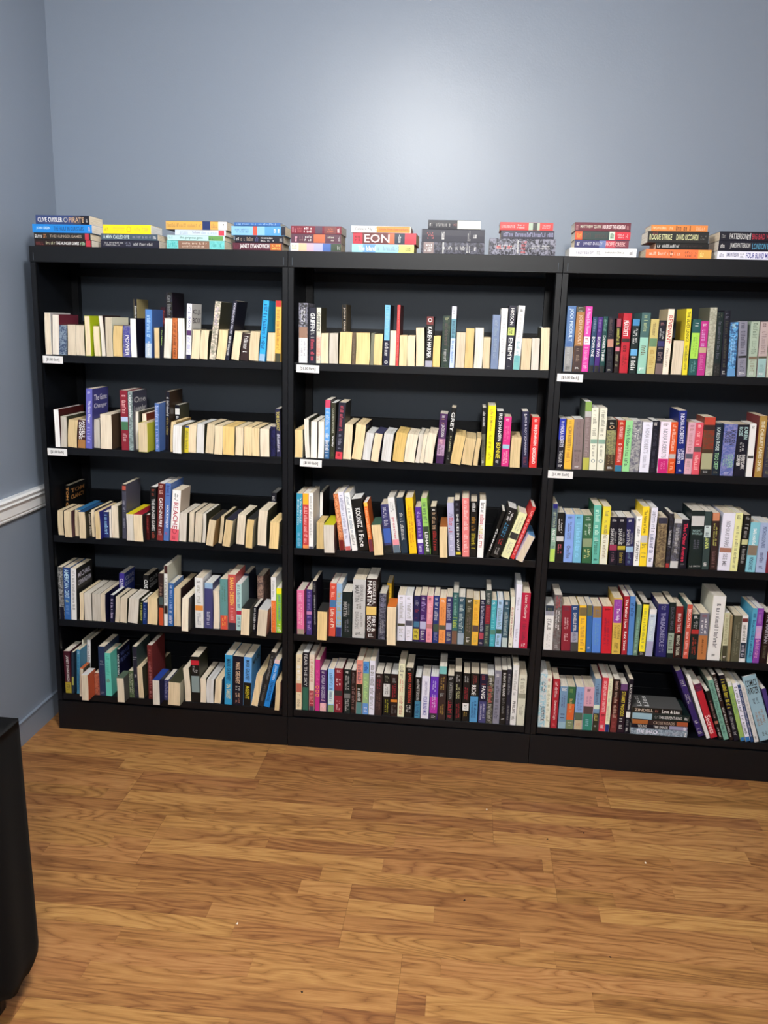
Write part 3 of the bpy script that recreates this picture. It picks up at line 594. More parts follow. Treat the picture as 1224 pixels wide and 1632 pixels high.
S 4 1 1639 4 454 19.1 135 212 0 344;b=26-60:823;t=~@5-24:ccc|~@30-56:b55|~@64-95:9a8;l=charcoal paperback with green lettering and maroon middle, fourth shelf of middle bookcase
S* 4 1 1660 4 454 19.1 106 176 -0.2 4ab;b=64-74:587;t=~@4-9:fff|~@14-60:8dd:.6|~@78-95:8cd
S* 4 1 1701 4 454 20.6 106 178 0.1 ace;b=62-72:354;t=~@4-9:355|~@14-58:799:.6|~@76-95:688
S* 4 1 1724 4 454 20.2 106 179 0.2 356;b=80-100:bcc;t=~@4-9:fff|~@16-76:bcc:.6
S* 4 1 1729 4 454 13.6 106 193 -0.1 eed;t=~@20-80:b66:.5|~@92-96:333
S 4 1 1745 4 454 19.8 150 240 -0 eef;t=~@20-40:aab:.4|~@70-90:aab:.4;l=tall white paperback with grey lettering, fourth shelf of middle bookcase, left of a red one
S 4 1 1796 4 454 30.2 135 211 0.1 b24;t=Liane Moriarty@4-46:edd:.45|~@50-86:734:.4|~@91-97:fff;l=red paperback with white lettering, fourth shelf of middle bookcase
S 4 2 1854 4 454 31.3 106 168 -0.9 eee;b=0-12:234 12-22:99a;t=STAUB@30-55:444:.45|~@60-94:bbb:.5|~@4-20:885;l=white paperback with pale grey lettering and navy top, fourth shelf of right-hand bookcase
S 4 2 1887 4 454 26.7 135 210 -1.7 655;n=777;t=~@2-24:b34:.6|~@26-64:fff:.6|~@90-96:bbb;l=mottled grey paperback with white lettering, fourth shelf of right-hand bookcase, left of a maroon one
S 4 2 1917 4 454 32.9 106 171 -2.5 823;t=~@4-10:645|~@24-52:fdd:.5|~@60-78:fdd:.5;l=maroon paperback with white lettering, fourth shelf of right-hand bookcase, left of a blue one
S 4 2 1951 4 454 25.9 106 174 -3 247;b=58-80:aab 80-100:444;t=~@4-9:fff|DANIELLE STEEL@16-56:eee:.4|~@60-78:668;l=blue paperback with white lettering and grey foot, fourth shelf of right-hand bookcase
S 4 2 1978 4 454 24.8 106 175 -2.5 fc3;b=4-22:764;t=~@28-86:b85:.5|~@92-95:333;l=yellow paperback with tan lettering and brown top, fourth shelf of right-hand bookcase
S* 4 2 2006 4 454 18.6 106 177 -2.9 36a;b=0-22:664;t=~@88-92:eef
S 4 2 2026 4 454 30.6 106 175 -2.8 58d;b=0-24:974;t=~@6-20:57a|~@30-90:7ac:.5;l=blue paperback with blue lettering and tan top, fourth shelf of right-hand bookcase
S 4 2 2059 4 454 35 106 177 -2.6 c23;t=~@4-8:411|~@22-84:824:.6;l=wide red paperback with maroon lettering, fourth shelf of right-hand bookcase, left of a yellow one
S 4 2 2096 4 454 29.8 135 210 -2.3 db5;b=2-44:94a;t=~@4-14:b8c|The Help@18-40:fff:.5|KATHRYN@48-72:764:.28:.7|STOCKETT@48-72:764:.28:.3|~@79-90:432|~@94-97:654;l=yellow paperback with white lettering and purple top, fourth shelf of right-hand bookcase
S 4 2 2131 4 454 18.1 135 219 -2.1 a23;t=The Father Hunt@5-54:fff:.5|~@55-59:411|Rex Stout@60-93:fff:.5;l=tall red paperback with white lettering, fourth shelf of right-hand bookcase, left of a blue one
S 4 2 2151 4 454 18.8 135 220 -2 58c;t=~@12-34:247:.6;l=tall blue paperback with blue lettering, fourth shelf of right-hand bookcase, left of a green one
S* 4 2 2171 4 454 15.7 106 191 -0.2 687;t=~@25-84:9cb:.5|~@90-95:cdc
S 4 2 2190 4 454 21.5 135 199 0 222;b=3-92:fe3;t=~@8-86:996:.4|~@94-98:ccc;l=black paperback with olive lettering and yellow middle, fourth shelf of right-hand bookcase
S 4 2 2238 4 454 23.5 106 176 0.2 cde;b=68-100:aac 0-10:eee;t=~@12-16:333|~@20-62:eff:.4;l=pale blue paperback with white lettering and pale blue foot, fourth shelf of right-hand bookcase
S 4 2 2250 4 454 36.4 135 198 -2.1 226;t=~@3-12:99a|THREADNEEDLE@16-80:aac:.42|~@82-92:889;l=wide navy paperback with pale blue lettering, fourth shelf of right-hand bookcase
S 4 2 2289 4 454 21.9 135 205 -2.3 122;b=55-92:9a9;t=BLACK MASS@8-50:556:.5|~@60-86:333:.6;l=black paperback with grey lettering and grey foot, fourth shelf of right-hand bookcase
S 4 2 2313 4 454 24.9 106 193 -2.7 822;b=52-100:211;t=BRAD THOR@14-50:edd:.45|RISING TIGER@56-95:ddc:.45;l=maroon paperback with pale grey lettering and black foot, fourth shelf of right-hand bookcase
S 4 2 2345 4 454 19.1 135 202 -1.1 c54;c=477;t=BROOKLYN@8-42:fdd:.5|~@50-82:fdd:.5|~@88-93:fdd;l=red paperback with white lettering, fourth shelf of right-hand bookcase, left of a black one
S 4 2 2367 4 454 26.8 106 168 -1.9 122;b=34-44:b33;t=~@4-10:fff|~@14-32:bbb:.6|~@50-92:c43:.6;l=black paperback with red lettering and red middle, fourth shelf of right-hand bookcase
S 4 2 2394 4 454 31.1 106 173 -2 778;b=48-100:b74;t=~@12-45:fff:.7|~@4-8:a33|~@55-88:322:.2;l=grey paperback with white lettering and orange foot, fourth shelf of right-hand bookcase
S 4 2 2428 4 454 43.4 150 239 -0.6 eee;c=eed;t=~@12-80:334:.3|~@90-94:333:.3;l=tall white paperback with charcoal lettering, fourth shelf of right-hand bookcase, left of a tan one
S* 4 2 2478 4 454 18.3 106 180 -2.4 cca;b=68-100:443;t=~@4-8:b55|~@12-64:997:.5|~@90-94:eee
S* 4 2 2498 4 454 9.3 106 171 -2.6 986
S 4 2 2510 4 454 27.2 106 171 -1.9 554;t=~@10-90:887:.6;l=charcoal paperback with grey lettering, fourth shelf of right-hand bookcase, left of a white one
S* 4 2 2539 4 454 19.9 106 173 -2.4 eee;b=6-14:733 58-92:234;t=~@20-54:665:.5|~@64-88:dde|~@93-97:fff
S 4 2 2566 4 454 15.9 135 202 -0.7 5ac;t=~@10-90:247:.5;l=blue paperback with blue lettering, fourth shelf of right-hand bookcase, left of a purple one
S 4 2 2584 4 454 21.5 135 203 -1.3 84a;b=32-55:cad;t=~@6-28:b8c|~@36-90:eac:.5;l=purple paperback with pink lettering and lilac middle, fourth shelf of right-hand bookcase
S* 4 2 2609 4 454 23.1 106 190 -0.4 211;t=THE MARTIAN@4-60:bbc:.5|~@65-90:665:.4
S* 4 2 2634 4 454 16.5 106 178 -0.4 edc
S 5 0 57 4 150 25.3 106 174 0.2 412;b=74-100:a93;t=JANET EVANOVICH@10-72:ddd:.5|~@80-94:653;l=dark maroon paperback with pale grey lettering and yellow foot, bottom shelf of left bookcase
S* 5 0 66 4 150 8.8 106 171 2.5 234;b=60-80:aa5
S* 5 0 91 4 150 13 106 183 2.8 48a;t=~@4-10:bce|~@16-90:269:.6
S* 5 0 78 60 150 5.3 135 201 2.8 eed;b=20-60:437
S* 5 0 72 90 150 5 106 186 2.8 433;n=876
S 5 0 109 60 150 16.1 135 203 2.7 eee;c=111;t=~@10-80:766:.5;l=white paperback with grey lettering, bottom shelf of left bookcase, left of a maroon one
E* 5 0 113 -18 150 14.5 60 116 3.4 dcb;u=c63
E 5 0 123 -48 150 26.5 70 103 -0.1 dcb;c=b53;u=ddd;l=sideways paperback, cream page ends, pale grey upper edge, bottom shelf of left bookcase
S* 5 0 171 4 150 20.4 106 92 0.6 843;n=a65;t=~@5-90:c75
S 5 0 196 4 150 25.1 135 202 0.6 235;t=K.J.@28-32:ccc:.4:h|~@34-37:ccc:.6|~@45-80:446:.7|~@92-96:99a;l=navy paperback with grey-blue lettering, bottom shelf of left bookcase, left of a teal one
S 5 0 219 4 150 22.6 106 177 0.6 6cb;t=~@5-50:4a9:.5|~@60-68:754:.6;l=teal paperback with teal lettering, bottom shelf of left bookcase, left of a black one
S 5 0 230 60 150 10.3 106 172 0.8 112;c=113;b=65-72:c36;k=VINCE/FLYNN:67b;t=VINCE FLYNN@12-62:fff:.6|~@76-95:bbb;l=slim black paperback with white lettering and magenta foot, bottom shelf of left bookcase
E* 5 0 262 -42 150 28.1 70 99 -0.6 dcb;c=444;u=565
S* 5 0 291 4 150 19.2 106 111 -0.6 343;n=675;t=~@6-94:ccb:.8
S 5 0 311 4 150 17.2 135 211 -0.6 223;c=344;t=~@20-25:ddd:.8|~@54-60:ddd|~@70-95:445;l=black paperback with charcoal lettering, bottom shelf of left bookcase, left of a cream-paged one
E 5 0 328 4 150 21.3 200 131 -0.6 dca;l=tall sideways paperback, cream page ends facing out, sixteenth from left, bottom shelf of left bookcase
S 5 0 386 4 150 18.7 135 221 0.3 622;c=733;t=~@8-20:a66|~@30-80:b77:.5|~@85-95:c88;l=tall maroon paperback with red lettering, bottom shelf of left bookcase, left of a greyish-paged one
E* 5 0 350 110 150 17 150 90 -0.6 edb
E 5 0 429 -42 150 27.2 110 100 0.2 ddc;c=224;u=249;l=sideways paperback, greyish page ends, blue upper edge, bottom shelf of left bookcase
S* 5 0 446 4 150 17.4 106 83 1.6 225;n=447;t=~@8-90:99b
E 5 0 505 -36 150 46.4 170 93 2.5 dca;c=998;u=443;l=sideways paperback, cream page ends, charcoal upper edge, bottom shelf of left bookcase
E* 5 0 513 4 150 23.4 200 138 -2.5 edc
S 5 0 539 4 150 32.4 106 186 -0.3 111;c=221;b=8-18:b23 42-78:899;t=~@20-36:bbb:.7;l=black paperback with pale grey lettering and grey middle, bottom shelf of left bookcase
E* 5 0 595 4 150 22.9 170 99 0.5 edc
E* 5 0 625 4 150 28.4 170 98 2.2 ddd
E* 5 0 652 4 150 26.2 170 99 3.9 edb;c=246
S 5 0 696 4 150 28.7 135 202 1.5 39c;t=MARK GREANEY@8-52:124:.55|ON TARGET@58-88:ed9:.55;l=blue paperback with navy lettering, bottom shelf of left bookcase, left of a black one
S 5 0 739 4 150 40.9 135 199 1.4 112;t=MARK GREANEY@12-56:eca:.42|~@60-70:bbb|~@75-85:eca|~@86-96:a76;l=wide black paperback with tan lettering, bottom shelf of left bookcase, left of a black one
S 5 0 771 4 150 30.6 135 198 1.5 111;c=6ad;b=0-52:6ae;k=MARK:124;t=MARK GREANEY@6-48:124:.5|AGENT@58-86:dc3:.5;l=black paperback with navy lettering and pale blue top, bottom shelf of left bookcase
E* 5 0 796 4 150 24.7 200 132 10.2 eda;c=ddd
S 5 0 818 4 150 18.8 150 229 12.8 222;t=~@8-50:888:.5|~@60-90:777:.5;l=tall black paperback with grey lettering, bottom shelf of left bookcase, left of a blue one
S 5 0 842 4 150 21.7 135 198 12.6 28d;b=0-8:ecc;t=JOHN GREEN@12-42:def:.5|THE FAULT IN OUR STARS@46-88:136:.5;l=blue paperback with navy lettering and pink top, bottom shelf of left bookcase
E* 5 0 885 -18 150 18.2 170 115 2.6 db9;c=755
S 5 1 967 4 150 21.8 150 223 0.1 edb;b=52-68:b65;t=~@6-12:533|~@20-46:fff:.6|~@72-94:a97;l=tall tan paperback with white lettering and red middle, bottom shelf of middle bookcase
S 5 1 993 4 150 22.5 150 233 0.1 112;b=60-100:365;t=FEAR THE SKY@3-58:ccc:.5;l=tall black paperback with pale grey lettering and teal foot, bottom shelf of middle bookcase
S 5 1 1015 4 150 19.3 150 226 0.1 edc;b=64-92:a34 92-100:445;t=~@8-48:c86:.5|~@66-88:eaa:.6;l=tall tan paperback with tan lettering and red foot, bottom shelf of middle bookcase
S* 5 1 1036 4 150 17.3 135 207 0.1 c38;t=~@20-48:e6a|O@50-56:fb4:.8:h|O@58-64:fb4:.8:h|O@66-72:fb4:.8:h
S 5 1 1037 4 150 25.2 106 167 -0 426;b=80-100:ebb;t=~@3-8:ddd|CARLA NEGGERS@12-68:ccd:.5|~@70-92:fcd;l=purple paperback with pale grey lettering and pink foot, bottom shelf of middle bookcase
S* 5 1 1068 4 150 22.8 106 174 0 9cf;b=50-82:dee 84-100:8a7;t=~@10-75:369:.5
S 5 1 1093 4 150 29.8 106 178 -0 823;b=50-62:333;t=~@4-9:ecc|~@22-40:fff:.7|~@72-95:fdd:.6;l=maroon paperback with white lettering and black middle, bottom shelf of middle bookcase
S 5 1 1129 4 150 25.1 106 176 -0.3 122;b=55-66:777;t=~@4-9:fff|~@14-50:ccc:.7|~@68-96:ccc:.7;l=black paperback with pale grey lettering and grey middle, bottom shelf of middle bookcase
S* 5 1 1156 4 150 17.2 106 174 -0.3 211;t=~@5-30:877|~@38-90:977:.6
S 5 1 1198 4 150 23.4 135 216 0.1 e98;b=44-78:221 78-100:588;t=~@8-42:446:.6|~@50-75:eee;l=tall pink paperback with grey-blue lettering and black middle, bottom shelf of middle bookcase
S 5 1 1200 4 150 22.6 135 212 -0.2 9b8;b=0-22:59d 79-100:69d;t=~@5-18:249|~@30-70:ce9|~@84-95:eef;l=green paperback with lime green lettering and blue top, bottom shelf of middle bookcase
S 5 1 1224 4 150 20.6 135 217 0 eef;t=~@8-45:777:.6|~@50-90:999:.6;l=tall white paperback with grey lettering, twelfth from left, bottom shelf of middle bookcase
S 5 1 1273 4 150 26.8 106 168 0.1 322;t=~@3-8:ddd|~@12-38:a34:.6|~@42-92:865:.6;l=black paperback with brown lettering, bottom shelf of middle bookcase, left of a black one
S 5 1 1278 4 150 25.2 106 170 -0.5 111;b=24-54:ddd;t=~@5-20:887|~@26-52:333:.6|~@60-95:cc4:.6;l=black paperback with yellow lettering and pale grey middle, bottom shelf of middle bookcase
S 5 1 1305 4 150 26.3 106 170 -0.3 211;b=60-66:d83;t=~@5-20:999|~@24-58:b34:.6|~@70-95:777:.8;l=black paperback with red lettering and orange middle, bottom shelf of middle bookcase
S 5 1 1333 4 150 24 135 213 -0.2 eec;t=~@4-26:998|~@28-55:d54:.6|~@60-95:c76:.5;l=tall cream paperback with red lettering, bottom shelf of middle bookcase, left of a black one
S 5 1 1360 4 150 27 135 199 -0.1 111;t=~@2-6:ccc|JAMES PATTERSON@10-70:d54:.55|~@74-90:eee:.8;l=black paperback with red lettering, seventeenth from left, bottom shelf of middle bookcase
S* 5 1 1396 4 150 21.8 106 164 -0.3 111;b=58-100:48a;t=~@5-15:ccc|PATTERSON@18-56:ccc:.5|~@62-95:247:.6
S 5 1 1449 4 150 29.1 106 171 0.2 eef;t=JAMES PATTERSON@12-44:99b:.4|FOUR BLIND MICE@48-92:33a:.5;l=white paperback with blue lettering, bottom shelf of middle bookcase, left of a purple one
S 5 1 1481 4 150 29.4 106 171 0.2 63b;b=48-86:b3a 86-100:333;t=~@10-35:eef:.5|~@40-80:eef:.55|~@89-96:ccc;l=purple paperback with white lettering and magenta middle, bottom shelf of middle bookcase
S 5 1 1484 4 150 27.8 135 213 -0.4 322;b=0-14:7bb;t=~@18-46:ca5:.6|~@50-56:cdd|~@70-90:ca5:.6;l=tall black paperback with yellow lettering and teal top, bottom shelf of middle bookcase
S* 5 1 1516 4 150 22.9 106 179 -0.2 222;t=~@4-9:eee|PATTERSON@16-52:999:.5|~@56-95:b34:.6
S 5 1 1546 4 150 24.8 135 196 -1.6 111;t=~@5-20:ccc:.7|~@25-56:dda:.65|~@62-95:b34:.6;l=black paperback with cream lettering, bottom shelf of middle bookcase, left of a black one
S 5 1 1574 4 150 24 106 192 -0.5 111;b=62-77:eee;t=~@5-20:ccc:.7|~@25-58:b34:.6|~@65-75:333|~@80-90:b94:.6;l=black paperback with red lettering and white foot, bottom shelf of middle bookcase
S 5 1 1601 4 150 30.4 106 194 -0.3 111;b=47-100:59c;t=~@3-22:944:.5|RIDE@24-44:fff:.5:.4|~@55-95:247:.7;l=black paperback with blue lettering and blue foot, twenty-fifth from left, bottom shelf of middle bookcase
S 5 1 1634 4 150 27.9 106 194 -0.2 113;b=56-100:447;t=~@3-22:944:.5|FANG@24-50:fff:.5|~@58-95:ccd:.7;l=black paperback with pale grey lettering and grey-blue foot, bottom shelf of middle bookcase
S 5 1 1663 4 150 23.5 106 190 -0.5 222;n=776;t=~@5-18:fff:.4|~@22-56:c55:.5|~@60-95:bbb:.5;l=mottled black paperback with pale grey lettering, bottom shelf of middle bookcase
S 5 1 1688 4 150 23.8 135 211 -0.4 889;t=~@6-12:eee|~@18-90:556:.5;l=grey paperback with grey lettering, bottom shelf of middle bookcase, left of a black one
S 5 1 1714 4 150 20.2 135 215 -0.7 111;t=BURNT PELICANS@5-48:eee:.45|~@52-80:999:.4|~@86-92:eee;l=tall black paperback with white lettering, bottom shelf of middle bookcase, left of a black one
S* 5 1 1736 4 150 14.7 135 218 -1.1 223;t=~@8-45:999:.5|~@64-92:999:.5
S 5 1 1752 4 150 20.6 150 236 -0.1 eee;t=~@8-50:aaa:.5|PHILIPS@60-80:555:.5|~@86-92:555;l=tall white paperback with grey lettering, thirty-first from left, bottom shelf of middle bookcase
S 5 1 1803 4 150 28.1 135 200 0.1 ddc;b=36-46:998;t=~@6-10:333|~@14-34:aa9|~@55-80:aa9;l=pale grey paperback with grey lettering and grey middle, bottom shelf of middle bookcase
S 5 2 1854 4 150 26.1 135 210 -0.7 9cd;n=ddd;t=~@10-34:234:.6|JUSTICE@60-88:345:.6;l=mottled pale blue paperback with navy lettering, bottom shelf of right-hand bookcase
S* 5 2 1878 4 150 18.5 135 206 -0.9 eed;t=~@6-12:c66|~@16-90:aa8:.5
S 5 2 1900 4 150 23.1 106 194 -0.3 a23;t=~@4-38:edd:.4|Drenched in Light@44-84:edd:.45|~@91-96:e88;l=red paperback with white lettering, third from left, bottom shelf of right-hand bookcase
S 5 2 1927 4 150 27.6 106 166 -0.3 79b;b=84-100:9bc;t=~@3-10:fff:.6|~@18-50:558:.6|~@60-75:446;l=grey-blue paperback with grey-blue lettering and pale blue foot, bottom shelf of right-hand bookcase
S 5 2 1955 4 150 27.6 106 167 -0.5 364;b=40-78:d63 78-100:786;t=~@5-14:8a6|~@28-60:db7:.4|~@84-92:ddc;l=green paperback with orange lettering and orange middle, bottom shelf of right-hand bookcase
S 5 2 1985 4 150 28.9 106 168 -0.6 8ad;b=60-78:565 78-100:cb9;t=~@6-56:67a:.7|~@84-92:c77;l=pale blue paperback with grey-blue lettering and tan foot, bottom shelf of right-hand bookcase
S 5 2 2015 4 150 35.6 106 170 -0.9 dab;b=44-62:544 62-100:387;t=~@4-10:544:.4|~@20-42:a79:.6|~@70-90:9cd:.4;l=wide pink paperback with magenta lettering and teal foot, bottom shelf of right-hand bookcase
S 5 2 2051 4 150 22.1 135 205 -1 79b;b=50-58:ded 66-100:332;t=~@10-48:446:.5|~@68-80:dc7|~@85-92:bbb;l=grey-blue paperback with grey-blue lettering and black foot, bottom shelf of right-hand bookcase
S 5 2 2075 4 150 21.8 135 211 -0.4 d45;t=SECRET LIVES OF DENTISTS@6-64:fdd:.45|~@68-80:622|~@88-94:fff;l=red paperback with white lettering, ninth from left, bottom shelf of right-hand bookcase
S* 5 2 2097 4 150 15.1 135 210 -0.5 eec;b=86-100:237;t=~@6-44:bba|~@50-80:bba
S 5 2 2116 4 150 22.4 135 208 -0.4 411;b=0-34:211 66-100:733;t=~@4-72:dba:.5|~@80-92:a55;l=dark brown paperback with tan lettering and black top, bottom shelf of right-hand bookcase
S 5 2 2140 4 150 25.2 106 191 -0.1 212;b=0-13:647;t=STUART WOODS@15-66:dc4:.5|~@70-92:ddd;l=black paperback with yellow lettering and purple top, bottom shelf of right-hand bookcase
S 5 2 2183 4 150 15.7 135 212 0.1 112;b=60-71:eee;t=BLACK MOUNTAIN@10-56:ddd:.5|~@75-85:999|~@90-96:eee;l=tall black paperback with pale grey lettering and white middle, bottom shelf of right-hand bookcase
L* 5 2 2391 4 150 24.2 135 202 0 abc;n=678;t=THE SHACK@10-50:eef:.6|~@58-88:99a|~@93-97:fff:.9
L* 5 2 2389 4 174.5 16.1 135 200 0 112;b=68-100:99b;t=YOUNG@12-28:ddd:.7|THE SHACK@40-66:eee:.6|~@93-97:fff:.9
L* 5 2 2389 4 190.9 18 135 197 0 322;b=0-28:a63 80-100:a53;t=CROSS ROADS@38-76:ba9:.6
L 5 2 2394 4 209.2 25.2 135 203 0 122;b=0-34:9bc;t=~@38-44:777|THE SERPENT KING@46-86:ddd:.45|~@91-97:fff:.4;l=black paperback, pale grey lettering, pale blue panel, fourth up of small stack, bottom shelf
L 5 2 2364 4 234.7 21.5 106 176 0 111;c=555;k=Lost/Lies:eee;t=ZINDELL@5-42:dcb:.5|~@46-52:b76|Love & Lies@60-95:fff:.6;l=black paperback, white lettering, top of small stack, bottom shelf
S 5 2 2435 15 150 19.9 150 270 -23.1 326;t=~@14-24:ccc:.7|~@34-50:ccc:.8|~@76-80:eee|~@88-96:ccc:.7;l=tall purple paperback with pale grey lettering, fourteenth from left, bottom shelf of right-hand bookcase
S 5 2 2461 5 150 12 150 250 -21.9 eee;l=tall white paperback, bottom shelf of right-hand bookcase, left of a red one
S 5 2 2477 10 150 23.7 135 219 -21.7 b23;b=0-13:524;t=~@4-10:836|Secrets@58-92:fdd:.75;l=tall red paperback with white lettering and black top, bottom shelf of right-hand bookcase
S* 5 2 2505 4 150 13.4 135 196 -20.3 111;b=62-68:a65;t=~@20-56:c99|~@74-95:ccc
S 5 2 2521 4 150 17.9 150 239 -19.6 7a9;t=~@5-90:466:.5;l=tall teal paperback with teal lettering, bottom shelf of right-hand bookcase, left of a black one
S* 5 2 2542 4 150 12.8 150 264 -19.8 211;t=~@5-40:eee:.6|~@50-95:ddd
S 5 2 2557 4 150 18.3 150 260 -18 112;t=~@6-50:ed4:.7|~@55-92:bbb:.5;l=tall black paperback with yellow lettering, bottom shelf of right-hand bookcase, left of a green one
S* 5 2 2580 4 150 15.2 150 236 -18.1 9b6;b=94-100:37b 0-8:ddd;t=~@20-54:697:.5
S* 5 2 2598 4 150 15.6 150 231 -18.2 eef;b=92-100:37b;t=~@6-88:234:.5
S* 5 2 2616 4 150 9.8 150 227 -18.5 247;t=~@5-90:ccd
S* 5 2 2629 4 150 14.6 150 227 -19.2 ddd;t=~@4-70:aaa:.4|~@90-95:333
S 5 2 2651 15 150 46.9 10 258 -20.5 9bc;t=COMICS@6-16:111:.8:h|WRITER@18-28:111:.8:h|~@34-44:567|~@52-78:a75:.7|~@86-94:332:.4;l=tall pale blue paperback with tan lettering, bottom shelf of right-hand bookcase
S* 5 2 2704 10 150 15 135 217 -20.1 437;t=CURE@40-60:dcc:.6
L 0 0 226 4 1820 22.4 135 206 0 211;b=90-98:b34;t=~@3-16:733:.6|~@20-36:cca:.4|THE HUNGER GAMES@38-78:eee:.45|~@80-88:aca:.5;l=black paperback, white lettering, red panel, bottom of first stack from left on bookcases
L 0 0 223 4 1842.7 22.3 135 204 0 222;b=90-97:b34;t=~@2-14:ddd:.5|~@16-23:c85:.7|THE HUNGER GAMES@28-84:a98:.4;l=black paperback, tan lettering, red panel, second from bottom of first stack from left on bookcases
L 0 0 229 4 1865.3 27.8 135 214 0 37b;b=0-100:28d;t=JOHN GREEN@7-30:cef:.4|THE FAULT IN OUR STARS@36-86:247:.5|~@93-97:ecc;l=blue paperback, blue lettering, blue panel, third from bottom of first stack from left on bookcases
L 0 0 221 4 1893.4 29.5 106 193 0 347;b=70-84:445 84-100:112;t=CLIVE CUSSLER@4-50:fff:.5|~@15-36:88b:.12:.12|O@52-60:aaa:.6|PIRATE@62-90:ca8:.55|~@94-97:ccc;l=grey-blue paperback, white lettering, black panel, top of first stack from left on bookcases
L 0 0 466 4 1820 24.8 135 208 0 223;t=~@2-38:bbb:.6|~@42-52:99a:.6|~@56-88:ccc:.35;l=black paperback with pale grey lettering, bottom of second stack from left on the bookcases
L 0 0 461 4 1845.1 20.3 135 200 0 456;t=A MAN CALLED OVE@4-50:cdd:.6|~@54-88:99a:.4|~@92-97:eee:.5;l=grey-blue paperback, pale grey lettering, second from bottom of second stack from left on bookcases
L 0 0 438 4 1865.7 29.4 106 170 0 fd2;t=~@4-10:773:.3|~@18-46:db5:.5|O@49-59:eb3:.7|~@62-94:db5:.4;l=yellow paperback with yellow lettering, top of second stack from left on the bookcases
L 0 0 694 4 1820 27.5 135 202 0 6bb;n=7cc;b=20-74:865;t=~@3-18:4aa:.5|~@22-72:dcb:.7|~@80-94:499:.4;l=mottled teal paperback, tan lettering, brown panel, bottom of third stack from left on bookcases
L* 0 0 695 4 1847.8 16.5 135 200 0 bdd;b=72-97:695;t=~@3-9:69a:.4|this gorgeous game@22-62:577:.6|~@72-80:366
L* 0 0 699 4 1864.6 17.5 106 176 0 cde;b=86-97:c45;t=~@10-25:9ab:.6|The Runaway@34-50:889:.6|~@52-82:9ab:.5
L 0 0 703 4 1882.4 28 135 212 0 da5;c=334;b=60-73:236 86-100:eee;t=~@3-58:a85:.4|~@75-84:a75:.5|~@90-96:444:.6;l=orange paperback, tan lettering, white panel, top of third stack from left on bookcases
L 0 0 893 4 1820 23.7 106 170 0 523;b=76-98:b63;t=JANET EVANOVICH@14-74:eee:.75|~@3-10:734|~@78-96:ec6:.8;l=dark maroon paperback, white lettering, orange panel, bottom of fourth stack from left on bookcases
L 0 0 898 4 1844 23.6 106 167 0 112;t=~@3-8:ddd:.4|~@12-38:987:.5|~@42-48:558:.6|~@52-80:ccc:.7|~@92-97:aaa:.5;l=black paperback, pale grey lettering, second from bottom of fourth stack from left on bookcases
L 0 0 904 4 1867.9 30 106 186 0 59c;b=0-40:8bd 40-48:d54 48-62:8bd 92-100:223;t=~@5-36:57a:.5|~@75-89:eef:.4;l=blue paperback, pale blue panel, third from bottom of fourth stack from left on bookcases
L* 0 0 887 4 1898.2 10.8 106 158 0 36a;t=~@5-90:9bd:.5
L 0 1 1093 4 1820 26.4 106 171 0 b9b;b=0-16:eed 16-32:db9 32-46:cab 46-64:aac 64-80:46a 80-100:343;t=~@3-12:998:.5|~@93-97:eee:.5;l=pink paperback, grey lettering, charcoal panel, bottom of fifth stack from left on bookcases
L 0 1 1093 4 1846.7 28.8 106 169 0 534;b=45-68:b64;t=~@6-12:fbc:.7|~@16-24:866:.6|~@26-42:ccc:.7|~@73-86:ccb:.6|~@95-98:eee:.5;l=black paperback, red panel, second from bottom of fifth stack from left on bookcases
L 0 1 1094 4 1875.9 25.1 106 171 0 723;b=48-62:545 66-90:744;t=~@3-9:fbc:.7|~@12-22:b66:.6|~@25-42:eee:.8|~@70-85:c75:.6|~@92-96:eee:.6;l=maroon paperback, white lettering, maroon panel, top of fifth stack from left on bookcases
L 0 1 1338 4 1820 26.9 135 208 0 9cd;b=18-38:69c 75-100:cc7;t=The Island@10-38:eef:.6|~@42-76:89a:.5|~@84-94:774:.5;l=pale blue paperback, grey-blue lettering, tan panel, bottom of sixth stack from left on bookcases
L 0 1 1344 4 1847.2 35.7 135 211 0 b34;b=15-56:633 56-66:b64 66-82:234;t=~@3-12:611:.6|EON@18-58:dcc:.75|~@72-76:ccc:.7;l=red paperback, maroon panel, second from bottom of sixth stack from left on bookcases
L 0 1 1325 4 1883.3 20.7 135 198 0 eee;b=43-99:e83;t=Celeste Ng@6-36:444:.5|O@40-45:e83:.6|Little Fires Everywhere@48-96:943:.4;l=white paperback, maroon lettering, orange panel, top of sixth stack from left on bookcases
L 0 1 1570 4 1820 37.2 135 209 0 112;n=556;b=4-20:877 34-36:ccc;t=~@5-18:eee:.7|~@36-70:bbb:.3|~@72-77:ccc:.8|~@82-87:eee:.4;l=mottled black paperback, pale grey lettering, grey panel, bottom of seventh stack from left on bookcases
L 0 1 1569 4 1857.5 40.3 135 207 0 223;t=~@8-20:c66:.6|~@32-36:ddd:.6|~@72-77:bbb:.8|~@82-87:eee:.35;l=wide black paperback, red lettering, second from bottom of seventh stack from left on bookcases
L 0 1 1554 4 1898.2 27.6 106 172 0 112;b=56-100:ddc;t=~@3-8:eee:.4|~@12-42:999:.4|~@46-54:855:.3;l=black paperback, grey lettering, pale grey panel, top of seventh stack from left on bookcases
L 0 1 1800 4 1820 51.6 135 214 0 112;n=889;t=~@5-40:ddd:.3|~@8-34:c55:.25|~@48-56:c55:.8|~@42-44:ddd:.8|~@60-96:ccc:.3;l=wide mottled black paperback, pale grey lettering, bottom of eighth stack from left on bookcases
L 0 1 1793 4 1871.9 25.6 106 172 0 334;t=~@5-98:99b:.5;l=charcoal paperback, pale blue lettering, second from bottom of eighth stack from left on bookcases
